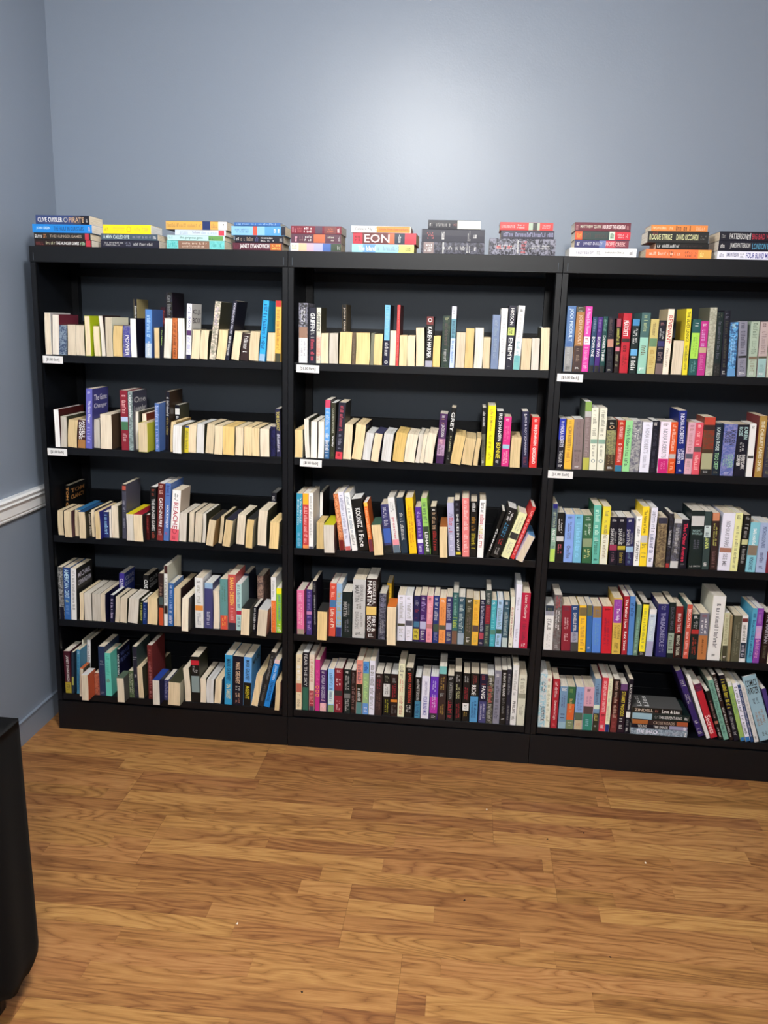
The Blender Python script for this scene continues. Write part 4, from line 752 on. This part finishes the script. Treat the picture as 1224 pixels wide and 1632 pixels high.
L 0 1 1788 4 1897.9 24.5 106 171 0 c44;b=54-75:aba 62-70:444;t=~@3-28:fbb:.4|~@32-48:fcc:.6|~@78-95:fbb:.6;l=red paperback, pink lettering, grey panel, top of eighth stack from left on bookcases
L 0 2 2059 4 1820 27.1 135 213 0 fff;t=Icebreaker@8-36:99a:.5|~@41-46:445:.5|HANNAH GRACE@54-82:555:.22|~@90-94:445:.4;l=white paperback with grey lettering, bottom of ninth stack from left on the bookcases
L 0 2 2032 4 1847.4 24.3 106 172 0 336;b=46-58:67a 58-76:b45 76-100:734;t=~@4-9:eee:.4|JANET DAILEY@16-52:bbc:.5|HOPE CREEK@58-94:ebb:.5;l=grey-blue paperback, maroon panel, second from bottom of ninth stack from left on bookcases
L 0 2 2035 4 1871.9 26.9 106 175 0 344;b=0-13:d53 62-72:cdc 72-100:c34;t=~@4-11:fb5:.5|~@16-58:544:.5|~@64-70:465:.6|~@76-98:fcc:.6;l=charcoal paperback, charcoal lettering, red panel, third from bottom of ninth stack from left on bookcases
L 0 2 2034 4 1899.1 26.7 106 177 0 623;t=~@2-6:c99:.7|MATTHEW QUIRK@10-48:ccb:.4|HOUR OF THE ASSASSIN@50-90:fee:.45|~@93-97:b88:.5;l=maroon paperback with white lettering, top of ninth stack from left on the bookcases
L 0 2 2294 4 1820 27.4 135 205 0 e74;b=80-100:da5;t=~@3-52:fdc:.35|~@34-42:543:.8|~@58-78:643:.7|~@83-88:fe9:.5;l=orange paperback, tan lettering, orange panel, bottom of tenth stack from left on bookcases
L* 0 2 2283 4 1847.7 19.2 106 165 0 111;t=~@3-8:fff:.5|~@12-44:ccc:.5|~@48-88:433:.3
L 0 2 2280 4 1867.2 35.1 106 190 0 222;t=~@8-16:733:.3:.8|ROGUE STRIKE@3-40:dda:.5|DAVID RICCIARDI@47-83:dda:.5|~@86-97:666:.5;l=wide black paperback, cream lettering, third from bottom of tenth stack from left on bookcases
L 0 2 2274 4 1902.7 19.1 106 175 0 d84;t=~@3-38:fdb:.4|~@44-70:643:.7|~@80-95:eb9:.6;l=orange paperback with brown lettering, top of tenth stack from left on the bookcases
L 0 2 2524 4 1820 25.5 135 211 0 eef;t=~@3-9:99a:.5|JAMES PATTERSON@13-31:447:.6|~@33-39:99a:.7|FOUR BLIND MICE@42-80:449:.65;l=white paperback with blue lettering, bottom of eleventh stack from left on the bookcases
L 0 2 2521 4 1845.8 30.2 135 208 0 112;t=~@3-9:ccc:.4|JAMES PATTERSON@17-47:ccc:.6|LONDON BRIDGES@50-90:59b:.6;l=black paperback with blue lettering, second from bottom of eleventh stack from left on the bookcases
L 0 2 2517 4 1876.3 28.5 135 203 0 112;t=~@3-9:888:.4|PATTERSON@15-42:ccc:.6|~@42-47:ddd:.7|BIG BAD WOLF@49-85:a34:.6;l=black paperback with red lettering, top of eleventh stack from left on the bookcases
S 1 1 951 4 1450 30.5 135 201 -0 889;n=333;b=40-58:976 58-100:eee;t=~@8-35:eee:.5|~@60-88:99a:.6;l=mottled grey paperback with grey lettering and white foot, top shelf of middle bookcase
S 1 1 987 4 1450 23.7 106 187 0 223;t=GRIFFIN@10-42:fff:.65|~@44-54:aaa|~@57-95:d56:.5;l=black paperback with white lettering, top shelf of middle bookcase, left of a pale grey one
S 1 1 1028 4 1450 16.2 106 187 0.2 ddc;c=443;n=ccb;b=52-86:eba;t=GRIFFIN@8-42:666:.6|~@55-95:c87;l=mottled pale grey paperback with grey lettering and pink foot, top shelf of middle bookcase
E* 1 1 1055 4 1450 26.4 150 103 0.2 edb
E* 1 1 1088 4 1450 30.7 150 104 0.3 ccb
E 1 1 1135 4 1450 43.1 150 108 1.1 ec9;l=sideways paperback, tan page ends facing out, sixth from left, top shelf of middle bookcase
S* 1 1 1078 160 1450 14.9 110 202 -0.4 111;c=764;t=JOHN GRISHAM@5-60:dcb:.55
S* 1 1 1148 4 1450 11.7 106 107 0.3 654;t=~@20-80:876
E 1 1 1197 4 1450 48.4 150 108 0.1 ec9;l=sideways paperback, tan page ends facing out, ninth from left, top shelf of middle bookcase
S* 1 1 1211 4 1450 11.7 106 107 1.2 776
E* 1 1 1241 4 1450 29.2 150 105 0.9 ec9
S 1 1 1264 4 1450 19.4 135 201 0.4 7bd;c=334;b=58-100:113;t=~@3-8:48a|~@14-50:9ce:.5|~@62-84:eee:.6|O@92-97:fff:.6:h;l=pale blue paperback with pale blue lettering and black foot, top shelf of middle bookcase
E* 1 1 1287 4 1450 21.3 150 118 0.3 edc
S* 1 1 1298 4 1450 10.9 135 202 0.3 d44;c=622;t=~@8-60:e88:.4|~@65-92:e88:.4
E* 1 1 1299 4 1450 27.1 150 104 0 eca
E* 1 1 1327 4 1450 27 150 104 -0.2 edb
E* 1 1 1357 4 1450 28.5 150 130 -1.7 edb
S 1 1 1412 4 1450 23.9 106 167 0.1 111;b=0-16:733 88-100:aab;t=O@3-11:eee:.6:h|KAREN HARPER@20-82:fff:.55;l=black paperback with white lettering and maroon top, top shelf of middle bookcase
E* 1 1 1439 4 1450 25.1 150 105 0.2 ec8
S 1 1 1469 4 1450 25.9 106 171 0.1 233;n=343;t=~@4-8:cc9:.4|~@15-58:655:.4|~@62-88:bbb:.4;l=mottled black paperback with grey lettering, top shelf of middle bookcase, left of a white one
S* 1 1 1488 4 1450 17.1 135 202 0.2 eef;c=334;b=20-52:69a 52-100:cdf;t=~@4-12:778|~@24-50:346:.5|~@56-92:58b:.4
E* 1 1 1521 4 1450 30.4 150 119 0.4 dcb
E* 1 1 1522 4 1450 29.1 150 133 -0 dc8
E* 1 1 1581 4 1450 28.2 150 135 0.3 eed
E* 1 1 1583 4 1450 24.4 150 105 -0.2 dca
S 1 1 1610 4 1450 24.8 106 178 -0.2 78a;t=~@10-80:9ab:.4;l=grey-blue paperback with pale blue lettering, top shelf of middle bookcase, left of a white one
S 1 1 1637 4 1450 21.1 135 200 0 eee;t=~@6-50:bbb:.4|~@50-80:99a:.3;l=white paperback with pale grey lettering, top shelf of middle bookcase, left of a black one
S 1 1 1683 4 1450 22.7 135 209 0.5 223;b=34-46:cd7;t=HIGSON@4-30:eee:.5|~@36-44:443:.6|ENEMY@50-86:fff:.55|~@94-96:999;l=black paperback with white lettering and lime green middle, top shelf of middle bookcase
S 1 1 1707 4 1450 21.8 135 210 2 eee;b=78-100:7bb;t=~@3-9:333:.4|~@14-50:bbb:.4|~@56-88:6ab:.45;l=white paperback with pale grey lettering and teal foot, top shelf of middle bookcase
E* 1 1 1711 4 1450 32 150 105 -0.1 dca
E* 1 1 1745 4 1450 26.2 150 106 -1 dcc
E 1 1 1776 4 1450 28.6 150 141 -2.2 edb;l=tall sideways paperback, cream page ends facing out, thirty-second from left, top shelf of middle bookcase
S 1 2 1853 4 1450 28.1 135 213 -0 57a;b=62-100:999;t=JODI PICOULT@4-54:def:.5|~@56-62:46a|~@64-90:bbb:.4|~@93-98:444:.5;l=tall blue paperback with white lettering and grey foot, top shelf of right-hand bookcase
S 1 2 1884 4 1450 26.8 135 211 -0.1 a74;b=0-8:443 60-100:433;t=~@1-7:ddd|JODI PICOULT@12-58:dcb:.5|~@64-84:987:.4|~@92-96:eee;l=tan paperback with tan lettering and charcoal foot, top shelf of right-hand bookcase
S 1 2 1913 4 1450 21.3 135 213 -0.1 d4a;b=46-58:fff;t=A Place Like Home@3-42:fce:.5|~@48-56:c57|~@62-88:fbd:.5|~@90-95:fff;l=tall magenta paperback with pink lettering and white middle, top shelf of right-hand bookcase
S* 1 2 1952 4 1450 15.2 106 180 0.3 246;b=88-100:222;t=~@5-26:9ab:.5|DOVER ONE@36-72:fff:.55
S* 1 2 1970 4 1450 15.8 106 180 0.1 427;b=88-100:222;t=~@5-26:a8c:.5|DOVER TWO@36-72:fff:.55
S* 1 2 1972 4 1450 15.1 106 182 -0.1 144;b=88-100:222;t=~@5-26:8ba:.5|DOVER THREE@34-80:fff:.55
S 1 2 1994 4 1450 20.5 106 182 -2.1 112;b=40-54:b87;t=~@4-36:655:.5|~@58-90:444:.6|~@94-97:ccb;l=black paperback with charcoal lettering and red middle, top shelf of right-hand bookcase
S* 1 2 2020 4 1450 15.1 106 176 -1.6 211;b=0-15:945 52-60:c78;t=~@18-48:dd6:.6|~@66-88:bb9:.6
S 1 2 2037 4 1450 26.5 106 194 -0.4 b23;b=42-48:322;t=PRATCHETT@12-38:fff:.55:.4|~@14-28:e9a:.2:.8|~@54-64:411:.5|~@68-90:722:.6;l=red paperback with white lettering and black middle, top shelf of right-hand bookcase
S 1 2 2068 4 1450 23.2 106 176 -0.4 122;b=0-12:48b 55-67:6ad;t=~@15-46:fff:.7|~@69-94:fff:.6;l=black paperback with white lettering and blue top, top shelf of right-hand bookcase
S 1 2 2095 4 1450 28.2 135 197 -0.2 466;b=40-100:9cb;t=~@4-30:bc9:.4|~@54-70:653:.5|~@90-95:fff:.5;l=teal paperback with green lettering and pale green foot, top shelf of right-hand bookcase
S 1 2 2126 4 1450 25.5 106 178 -0.2 cb7;b=35-50:686;t=~@4-30:875:.4|~@56-90:b95:.5;l=tan paperback with tan lettering and green middle, top shelf of right-hand bookcase
S 1 2 2153 4 1450 23.2 106 174 -0.5 112;b=38-48:336 80-100:766;t=~@4-9:a77|~@12-35:ccc:.7|~@50-75:877:.6;l=black paperback with pale grey lettering and grey foot, top shelf of right-hand bookcase
S 1 2 2197 4 1450 20.4 135 211 0.1 fed;c=ba8;t=REVENANT@10-52:b33:.6|~@58-88:887:.4;l=white paperback with red lettering, top shelf of right-hand bookcase, left of a cream-paged one
E 1 2 2204 4 1450 34.7 150 112 -0.7 dcb;l=sideways paperback, cream page ends facing out, top shelf of right-hand bookcase
S 1 2 2241 4 1450 16.7 135 213 -1.7 ed3;c=cb3;t=THE SILVER LININGS@4-50:332:.55|~@55-92:774:.5;l=tall yellow paperback with black lettering, top shelf of right-hand bookcase, left of a black one
S 1 2 2261 4 1450 26.4 106 180 -0.8 255;b=24-70:ad5;t=~@4-12:eee:.4|~@26-66:7a4:.6|~@74-95:8bb:.6;l=black paperback with green lettering and lime green middle, top shelf of right-hand bookcase
S 1 2 2289 4 1450 23.6 106 175 -1.2 b38;b=48-58:ba8;t=~@5-9:eee:.4|~@16-46:dad:.6|~@62-90:c7a:.5;l=magenta paperback with pink lettering and tan middle, top shelf of right-hand bookcase
S 1 2 2315 4 1450 23.9 135 219 -1.8 bba;c=665;n=998;t=~@8-40:aa9:.3|~@60-90:998:.3;l=tall mottled grey paperback with grey lettering, top shelf of right-hand bookcase
S 1 2 2341 4 1450 21.1 135 205 -2.3 122;b=80-100:222;t=~@2-9:665:.7|~@15-72:667:.4|~@82-96:555:.7;l=black paperback with grey lettering and black foot, top shelf of right-hand bookcase
S 1 2 2364 4 1450 20.1 135 210 -2.7 112;t=~@4-12:778|~@16-86:554:.4|~@92-97:ccc:.5;l=black paperback with charcoal lettering, top shelf of right-hand bookcase, left of a blue one
S 1 2 2385 4 1450 25.2 106 174 -2.5 358;n=6ad;b=86-100:69c;t=~@3-12:bdd:.5|~@16-80:adf:.6;l=mottled blue paperback with pale blue lettering and blue foot, top shelf of right-hand bookcase
S 1 2 2419 4 1450 26.3 106 177 -4.7 889;b=62-66:222;t=~@3-20:556:.5|~@22-58:556:.5|~@70-90:667:.5|~@92-96:eee:.6;l=grey paperback with grey lettering and black middle, top shelf of right-hand bookcase
S 1 2 2450 4 1450 26.3 106 178 -2.3 aba;b=63-68:765;t=~@3-20:676:.5|~@22-58:898:.5|~@70-90:998:.5|~@92-96:eee:.6;l=grey paperback with grey lettering and brown middle, top shelf of right-hand bookcase
S 1 2 2480 4 1450 27.2 106 178 -2.5 baa;b=62-66:554 66-100:9bb;t=~@3-20:766:.5|~@22-58:988:.5|~@70-90:8aa:.5|~@92-96:eee:.6;l=grey paperback with grey lettering and pale teal foot, top shelf of right-hand bookcase
S* 1 2 2510 4 1450 25.3 106 179 -2.8 bba;t=~@3-20:766:.5
E* 2 1 938 4 1118 28 170 99 -0.3 ec9;c=aa9
E* 2 1 977 4 1118 17 200 138 -2.5 eed
E* 2 1 1018 4 1118 23.5 200 131 0.4 ffe
E* 2 1 1042 4 1118 21.4 200 132 0.5 ffe
S 2 1 1063 4 1118 19.4 135 207 0.5 6ae;c=333;b=0-13:c46 70-100:369;t=~@14-50:cdf:.6|~@54-90:fff:.6|~@93-97:cde;l=pale blue paperback with pale blue lettering and blue foot, second shelf of middle bookcase
S* 2 1 1081 4 1118 16.1 135 198 0.5 332;c=333;t=COLLEEN HOOVER@10-54:bba:.4|Verity@58-78:fff:.5|~@88-95:564
S 2 1 1108 4 1118 25.3 135 200 3.1 223;c=222;b=87-100:d45;t=~@6-50:c56:.45|~@54-82:99a:.4|~@90-95:611:.4;l=black paperback with red lettering and red foot, second shelf of middle bookcase
E 2 1 1139 4 1118 28.9 200 126 3 edb;l=tall sideways paperback, cream page ends facing out, second shelf of middle bookcase
E 2 1 1176 4 1118 35.5 200 126 6.4 eda;c=322;l=tall sideways paperback, cream page ends, black cover, second shelf of middle bookcase
E* 2 1 1208 -2 1118 27.7 170 99 7.7 ddd
E* 2 1 1239 -20 1118 27.5 170 100 8 edb;c=336;u=446
E 2 1 1281 -8 1118 34.3 170 100 5.7 ddd;l=sideways paperback, greyish white page ends facing out, twelfth from left, second shelf of middle bookcase
E 2 1 1326 -8 1118 39.2 170 104 6.9 da7;l=sideways paperback, tan page ends facing out, thirteenth from left, second shelf of middle bookcase
E 2 1 1365 -8 1118 37.7 170 100 6.5 eec;l=sideways paperback, ivory page ends facing out, fourteenth from left, second shelf of middle bookcase
E* 2 1 1381 -8 1118 15.3 170 105 6.5 ddc
E* 2 1 1397 -8 1118 15.9 170 102 6.5 eec
E* 2 1 1428 -8 1118 30.5 170 107 6.5 eec
S 2 1 1465 4 1118 26.7 106 174 2.8 425;b=50-62:a79 62-84:b9b;t=~@4-8:eee:.4|~@10-20:ca7|JACKSON@22-46:eee:.5|~@52-60:ecc|~@64-94:433:.7;l=black paperback with charcoal lettering and pink foot, second shelf of middle bookcase
S* 2 1 1487 4 1118 15.3 106 196 4.1 111;t=GREY@8-42:fff:.75|E L JAMES@50-78:bb9:.4|~@86-92:888
E 2 1 1524 -12 1118 36.3 170 103 8.4 db8;l=sideways paperback, tan page ends facing out, twentieth from left, second shelf of middle bookcase
E* 2 1 1564 -12 1118 37.3 170 95 7.1 dc9
E* 2 1 1584 -12 1118 16.3 170 98 5.5 dc9
S* 2 1 1595 4 1118 13.2 135 200 -1.3 111;b=45-100:665;t=~@6-32:ddd:.6|~@55-86:333:.5|~@90-96:eee
S 2 1 1611 4 1118 25.3 135 208 -0 fe2;t=Life in Motion@6-42:b94:.4|~@46-90:a93:.4;l=yellow paperback with yellow lettering, second shelf of middle bookcase, left of a black one
S 2 1 1663 4 1118 24.1 106 190 0.5 112;t=IRIS JOHANSEN@4-54:fff:.6|BONNIE@57-86:ed4:.6|~@89-95:ddd;l=black paperback with white lettering, second shelf of middle bookcase, left of a magenta one
S 2 1 1690 4 1118 25.2 106 172 0.5 d38;b=56-64:9cd;t=~@4-9:fff:.4|~@12-50:e8a:.7|~@68-96:fcd:.7;l=magenta paperback with pink lettering and pale blue middle, second shelf of middle bookcase
E 2 1 1728 -16 1118 34.6 170 106 0.5 db9;l=sideways paperback, tan page ends facing out, twenty-seventh from left, second shelf of middle bookcase
S 2 1 1736 4 1118 21.2 106 192 -2.7 224;t=~@3-9:fff:.4|IRIS & ROY JOHANSEN@10-78:ccd:.4|~@82-96:845;l=navy paperback with pale grey lettering, second shelf of middle bookcase, left of a red one
S 2 1 1786 4 1118 25.8 106 174 0.4 d33;t=~@4-9:fff:.4|IRIS JOHANSEN@15-56:fff:.5|QUICKSAND@60-92:fff:.5;l=red paperback with white lettering, second shelf of middle bookcase
S 2 2 1854 4 1118 22.9 106 173 -0.3 112;b=0-42:23a;t=~@3-14:fff:.4|NORA ROBERTS@16-56:eef:.55|THE LIAR@63-88:ccc:.5|~@92-96:fff:.6;l=black paperback with white lettering and blue top, second shelf of right-hand bookcase
S 2 2 1879 4 1118 24.4 106 171 -0.3 eb4;t=~@4-9:643:.4|NORA ROBERTS@13-54:864:.5|~@56-62:531|~@66-86:c84:.5;l=orange paperback with brown lettering, second shelf of right-hand bookcase, left of a grey one
S 2 2 1907 4 1118 32.1 106 173 -1.5 877;t=~@4-20:766:.5|~@24-56:766:.5|~@61-64:222:.7|~@68-88:655:.5|~@92-96:eee:.5;l=grey paperback with grey lettering, second shelf of right-hand bookcase, left of a grey one
S 2 2 1942 4 1118 22.1 150 233 -1.8 877;c=565;b=0-14:8a5 14-22:bbb 82-100:bb5;t=~@24-80:a99:.5;l=tall grey paperback with grey lettering and tan foot, second shelf of right-hand bookcase
S 2 2 1965 4 1118 23 135 213 -2 eed;b=50-57:8a9;t=~@4-44:998:.5|~@60-78:998:.4|O@82-88:899:.6:h;l=tall white paperback, grey lettering and green middle, fifth from left, second shelf of right-hand bookcase
S 2 2 1990 4 1118 24.2 135 213 -1.4 eed;b=50-57:8a9;t=~@4-44:998:.5|~@60-78:998:.4|O@82-88:899:.6:h;l=tall white paperback, grey lettering and green middle, sixth from left, second shelf of right-hand bookcase
S 2 2 2018 4 1118 31.4 106 175 -1.9 665;n=996;b=0-20:111 68-100:432;t=~@5-9:ddc:.4|O@11-18:ca8:.5:h|~@24-66:aa7:.6|~@70-90:986:.6|~@92-96:fff:.5;l=mottled grey paperback with tan lettering and black foot, second shelf of right-hand bookcase
S 2 2 2050 4 1118 23.9 106 175 -0.4 b32;b=88-100:379;t=~@4-9:fdb:.5|NORA ROBERTS@13-36:fcc:.5|O@45-49:fff:.4:h|STARS OF FORTUNE@52-82:fcc:.5;l=red paperback with pink lettering and blue foot, second shelf of right-hand bookcase
S 2 2 2075 4 1118 23.2 106 175 -0.3 9d9;t=~@4-14:686:.5|Nora Roberts@16-56:365:.55|~@58-90:465:.5;l=pale green paperback with teal lettering, second shelf of right-hand bookcase, left of a grey one
S 2 2 2099 4 1118 30.8 106 174 -0.4 aaa;n=667;t=~@4-12:555:.4|~@14-36:eee:.5;l=mottled grey paperback with white lettering, second shelf of right-hand bookcase, left of a white one
S 2 2 2132 4 1118 32 106 172 -0.4 eef;t=~@5-8:555:.4|NORA ROBERTS@12-62:aab:.45|~@66-90:bbc:.4;l=white paperback with grey lettering, second shelf of right-hand bookcase, left of a black one
S 2 2 2167 4 1118 21.5 106 177 -1.4 112;t=~@3-9:eee:.5|~@14-90:445:.5;l=black paperback with charcoal lettering, second shelf of right-hand bookcase, left of a white one
S 2 2 2192 4 1118 34.1 106 175 -1 fef;b=72-100:c27;t=~@3-8:444|NORA ROBERTS@14-70:99a:.45|~@76-92:e8b:.5;l=wide white paperback with grey lettering and magenta foot, second shelf of right-hand bookcase
S 2 2 2228 4 1118 21.9 106 175 -1.6 d52;b=62-71:bbb;t=~@3-56:fdc:.5|~@78-94:fca:.5;l=red paperback with tan lettering and pale grey middle, second shelf of right-hand bookcase
S 2 2 2254 4 1118 26.5 135 214 -2.8 127;c=126;t=NORA ROBERTS@5-52:eef:.5|UNDER@60-78:eef:.35:.72|CURRENTS@60-84:eef:.35:.3|~@93-96:fff:.3;l=tall navy paperback with white lettering, second shelf of right-hand bookcase, left of a pink one
S 2 2 2281 4 1118 23.7 106 176 -0.3 dab;b=60-70:556;t=~@4-8:845:.5|~@12-56:b88:.5|~@74-92:b99:.5;l=pink paperback with red lettering and grey middle, second shelf of right-hand bookcase
S 2 2 2306 4 1118 24.2 106 176 -0.6 d56;b=46-56:655;t=~@4-9:fff:.4|~@14-42:fcc:.5|~@62-90:fcc:.5;l=red paperback with pink lettering and grey middle, second shelf of right-hand bookcase
S 2 2 2334 4 1118 36.6 106 195 -1.4 832;n=643;b=0-13:b43 13-22:322 55-62:432 62-90:aa8 90-100:222;t=~@24-52:643:.6|~@92-96:ccc:.5;l=wide mottled maroon paperback with brown lettering and tan foot, second shelf of right-hand bookcase
S 2 2 2371 4 1118 25.7 106 176 -1.7 123;t=KAREN ROSE@8-52:cdd:.45|TOO DEEP@56-88:ada:.5|~@92-96:776:.5;l=black paperback with pale grey lettering, second shelf of right-hand bookcase, left of a blue one
S 2 2 2399 4 1118 42 106 175 -0.7 56a;n=88b;t=KAREN@12-40:334:.4:.7|ROSE@14-36:334:.4:.3|CLOSER@58-84:9c9:.4:.7|~@60-84:9c9:.4:.3|~@93-96:eee:.4;l=wide mottled blue paperback with charcoal lettering, second shelf of right-hand bookcase
S 2 2 2444 4 1118 36.6 106 175 -1.4 112;t=KAREN@5-28:bdd:.32:.75|ROSE@5-22:bdd:.32:.3|~@34-52:fff:.4|EVERY DARK@58-86:eee:.32:.7|CORNER@58-80:eee:.32:.3;l=wide black paperback with white lettering, second shelf of right-hand bookcase, left of a white one
S 2 2 2484 4 1118 19.7 106 179 -1.7 eee;b=60-65:444;t=~@4-9:888:.4;l=white paperback with grey lettering and charcoal middle, second shelf of right-hand bookcase
S 2 2 2511 4 1118 25.4 135 206 -1.5 a84;c=733;t=THE CHILBURY LADIES CHOIR@8-90:eed:.45;l=tan paperback with white lettering, second shelf of right-hand bookcase, left of a charcoal one
S* 2 2 2539 4 1118 24.4 106 187 -2.1 334;t=~@10-80:665:.5|~@88-94:886:.5
'''
build_books(DATA)
if rest.v:
    tag(rest.build('small_paperbacks'), 'narrow and mostly hidden paperbacks filling gaps among the other shelved books', 'books', kind='stuff')
# ---------------------------------------------------------------- price cards
def card(x, z, w, label, tilt=0):
    e = thing('price_card', label, 'price label', (x, -.0005, z), 'white price cards on shelf edges'); e.rotation_euler = (0, tilt, 0)
    b = MB(); b.box(0, w, -.0012, 0, 0, .026, mlab); b.build('card', e)
    vs, fs = text_geo('[$1.00 Each]'); b = MB()
    b.tris([(w * (.17 + .66 * p), -.0017, .0065 + .0125 * q) for p, q in vs], fs, mink); b.build('printed_price', e)
CARDS = [(.026, 1.4205, .074, 'white price card on the top shelf edge of the bookcase by the wall', .01),
         (.022, 1.0885, .074, 'white price card on the second shelf edge of the bookcase by the wall', .01),
         (.944, 1.418, .080, 'white price card on the top shelf edge of the middle bookcase', .02),
         (.958, 1.088, .078, 'white price card on the second shelf edge of the middle bookcase', .02),
         (1.834, 1.416, .085, 'white price card on the top shelf edge of the right-hand bookcase', .01),
         (1.826, 1.086, .085, 'white price card on the second shelf edge of the right-hand bookcase', .01)]
for q in CARDS: card(*q)
# small bracket loop on the middle bookcase rear upright
mz = mat('zinc_clip', rgb(170, 178, 186), .35, .6); mz.node_tree.nodes['Principled BSDF'].inputs['Metallic'].default_value = .6
b = MB()
for k in range(18):
    a0, a1 = math.tau * k / 18, math.tau * (k + 1) / 18
    for ra, rb, y in ((.004, .009, -.004),):
        P = [(ra * math.cos(a0), y, ra * math.sin(a0)), (rb * math.cos(a0), y, rb * math.sin(a0)), (rb * math.cos(a1), y, rb * math.sin(a1)), (ra * math.cos(a1), y, ra * math.sin(a1))]
        b.quad(P, mz); b.quad([(p[0], 0, p[2]) for p in reversed(P)], mz)
        b.quad([P[1], (P[1][0], 0, P[1][2]), (P[2][0], 0, P[2][2]), P[2]], mz)
        b.quad([P[0], P[3], (P[3][0], 0, P[3][2]), (P[0][0], 0, P[0][2])], mz)
o = b.build('cable_clip'); o.location = (1.792, .294, 1.585)
tag(o, 'small round grey clip on the rear of the middle bookcase above its top shelf', 'clip')
# ---------------------------------------------------------------- covered table
TX0, TX1, TY0, TY1, TZ = -.06, .57, -2.75, -1.245, .70
e = thing('folding_table', 'folding table hidden under a black cloth by the left wall', 'table', (.26, -2.0, 0))
mg = mat('grey_table_plastic', rgb(120, 120, 118), .6); ms = mat('black_table_steel', rgb(20, 20, 22), .4)
b = MB(); b.box(TX0 - .26 + .012, TX1 - .26 - .006, TY0 + 2.0 + .01, TY1 + 2.0 - .006, TZ - .045, TZ - .004, mg); b.build('table_top', e, bevel=.004)
for x in (-.26, .26):
    for y in (-.66, .66):
        b = MB(); b.box(x - .0125, x + .0125, y - .0125, y + .0125, 0, TZ - .046, ms); b.build('leg', e, bevel=.003)
mcl = mat('black_polyester_cloth', rgb(9, 9, 11), .8, .08); mcl.node_tree.nodes['Principled BSDF'].inputs['Sheen Weight'].default_value = .015
tcl = NT(mcl); tcl.bump(tcl.noise(tcl.n('ShaderNodeTexCoord').outputs['Object'], 900, 2), .2, .0004)
b = MB(); n = 260
def rect(s):
    """point and outward normal at fraction s of the rounded table outline"""
    w, l, r = TX1 - TX0, TY1 - TY0, .012
    per = 2 * (w + l); q = (s % 1) * per
    if q < l: return TX1, TY0 + q, 1, 0, q, l
    q -= l
    if q < w: return TX1 - q, TY1, 0, 1, q, w
    q -= w
    if q < l: return TX0, TY1 - q, -1, 0, q, l
    q -= l
    return TX0 + q, TY0, 0, -1, q, w
rows = 26; rr = random.Random(5); ph = [rr.uniform(0, 6.28) for _ in range(8)]
V = []
for j in range(rows + 1):
    q = j / rows
    for i in range(n):
        x, y, nx, ny, a, L = rect(i / n)
        s = i / n * 4.3
        cf = max(0, 1 - min(a, L - a) / .16)            # 1 at a corner
        fold = .5 + .5 * math.sin(s * 21 + ph[0] + 1.3 * math.sin(s * 5 + ph[1]))
        fold = fold * .65 + .35 * (.5 + .5 * math.sin(s * 47 + ph[2] + q * 1.2))
        out = .002 + q ** .7 * (-.006 + .030 * fold) * (1 - .6 * cf)
        cx, cy = nx, ny
        if cf > 0:                                      # swing round the corner
            sx = 1 if x > (TX0 + TX1) / 2 else -1; sy = 1 if y > (TY0 + TY1) / 2 else -1
            if nx: cy += sy * cf * .9
            else: cx += sx * cf * .9
            k = math.hypot(cx, cy); cx /= k; cy /= k
            out += q * .004 * cf * cf
        tuck = max(0, q - .9) / .1
        out -= tuck ** 1.5 * (.022 + .016 * math.sin(s * 13 + ph[3])) 
        hem = .118 + .016 * math.sin(s * 9 + ph[4]) + .010 * math.sin(s * 31 + ph[5]) - .078 * cf
        if nx < 0 or (cx < 0): out = min(out, .004)
        z = TZ - (TZ - max(.006, hem)) * q
        V.append((x + cx * out, y + cy * out, z + (.0 if j else 0)))
F = [(j * n + i, j * n + (i + 1) % n, (j + 1) * n + (i + 1) % n, (j + 1) * n + i) for j in range(rows) for i in range(n)]
F.append(tuple(range(n)))
b.tris(V, F, mcl)
o = b.build('tablecloth', smooth=True)
o.modifiers.new('thick', 'SOLIDIFY').thickness = .0012
tag(o, 'plain black cloth hanging nearly to the floor over the table by the left wall', 'tablecloth')
# floor debris
mdb = mat('dark_crumb', rgb(40, 28, 22), .8); mdw = mat('pale_crumb', rgb(225, 220, 210), .8)
rr = random.Random(11)
for px, py, c in ((1.86, -.47, 0), (1.98, -.42, 0), (1.60, -.80, 0), (1.21, -1.19, 0), (1.98, -.97, 0), (2.15, -.55, 1), (.99, -.98, 1), (1.67, -.33, 1)):
    b = MB(); N = 7; r0 = .0035
    top = [(r0 * rr.uniform(.5, 1.3) * math.cos(k), r0 * rr.uniform(.5, 1.8) * math.sin(k), 0) for k in [math.tau * i / N for i in range(N)]]
    k = len(b.v)
    b.tris(top + [(p[0] * .5, p[1] * .5, .0016) for p in top], [(i, (i + 1) % N, N + (i + 1) % N, N + i) for i in range(N)] + [tuple(range(N, 2 * N))], (mdb, mdw)[c])
    o = b.build('floor_crumb'); o.location = (px, py, .0001)
    tag(o, ('tiny dark crumb lying loose on the wood floor', 'tiny pale crumb lying loose on the wood floor')[c], 'crumb', ('dark crumbs on the floor', 'pale crumbs on the floor')[c])
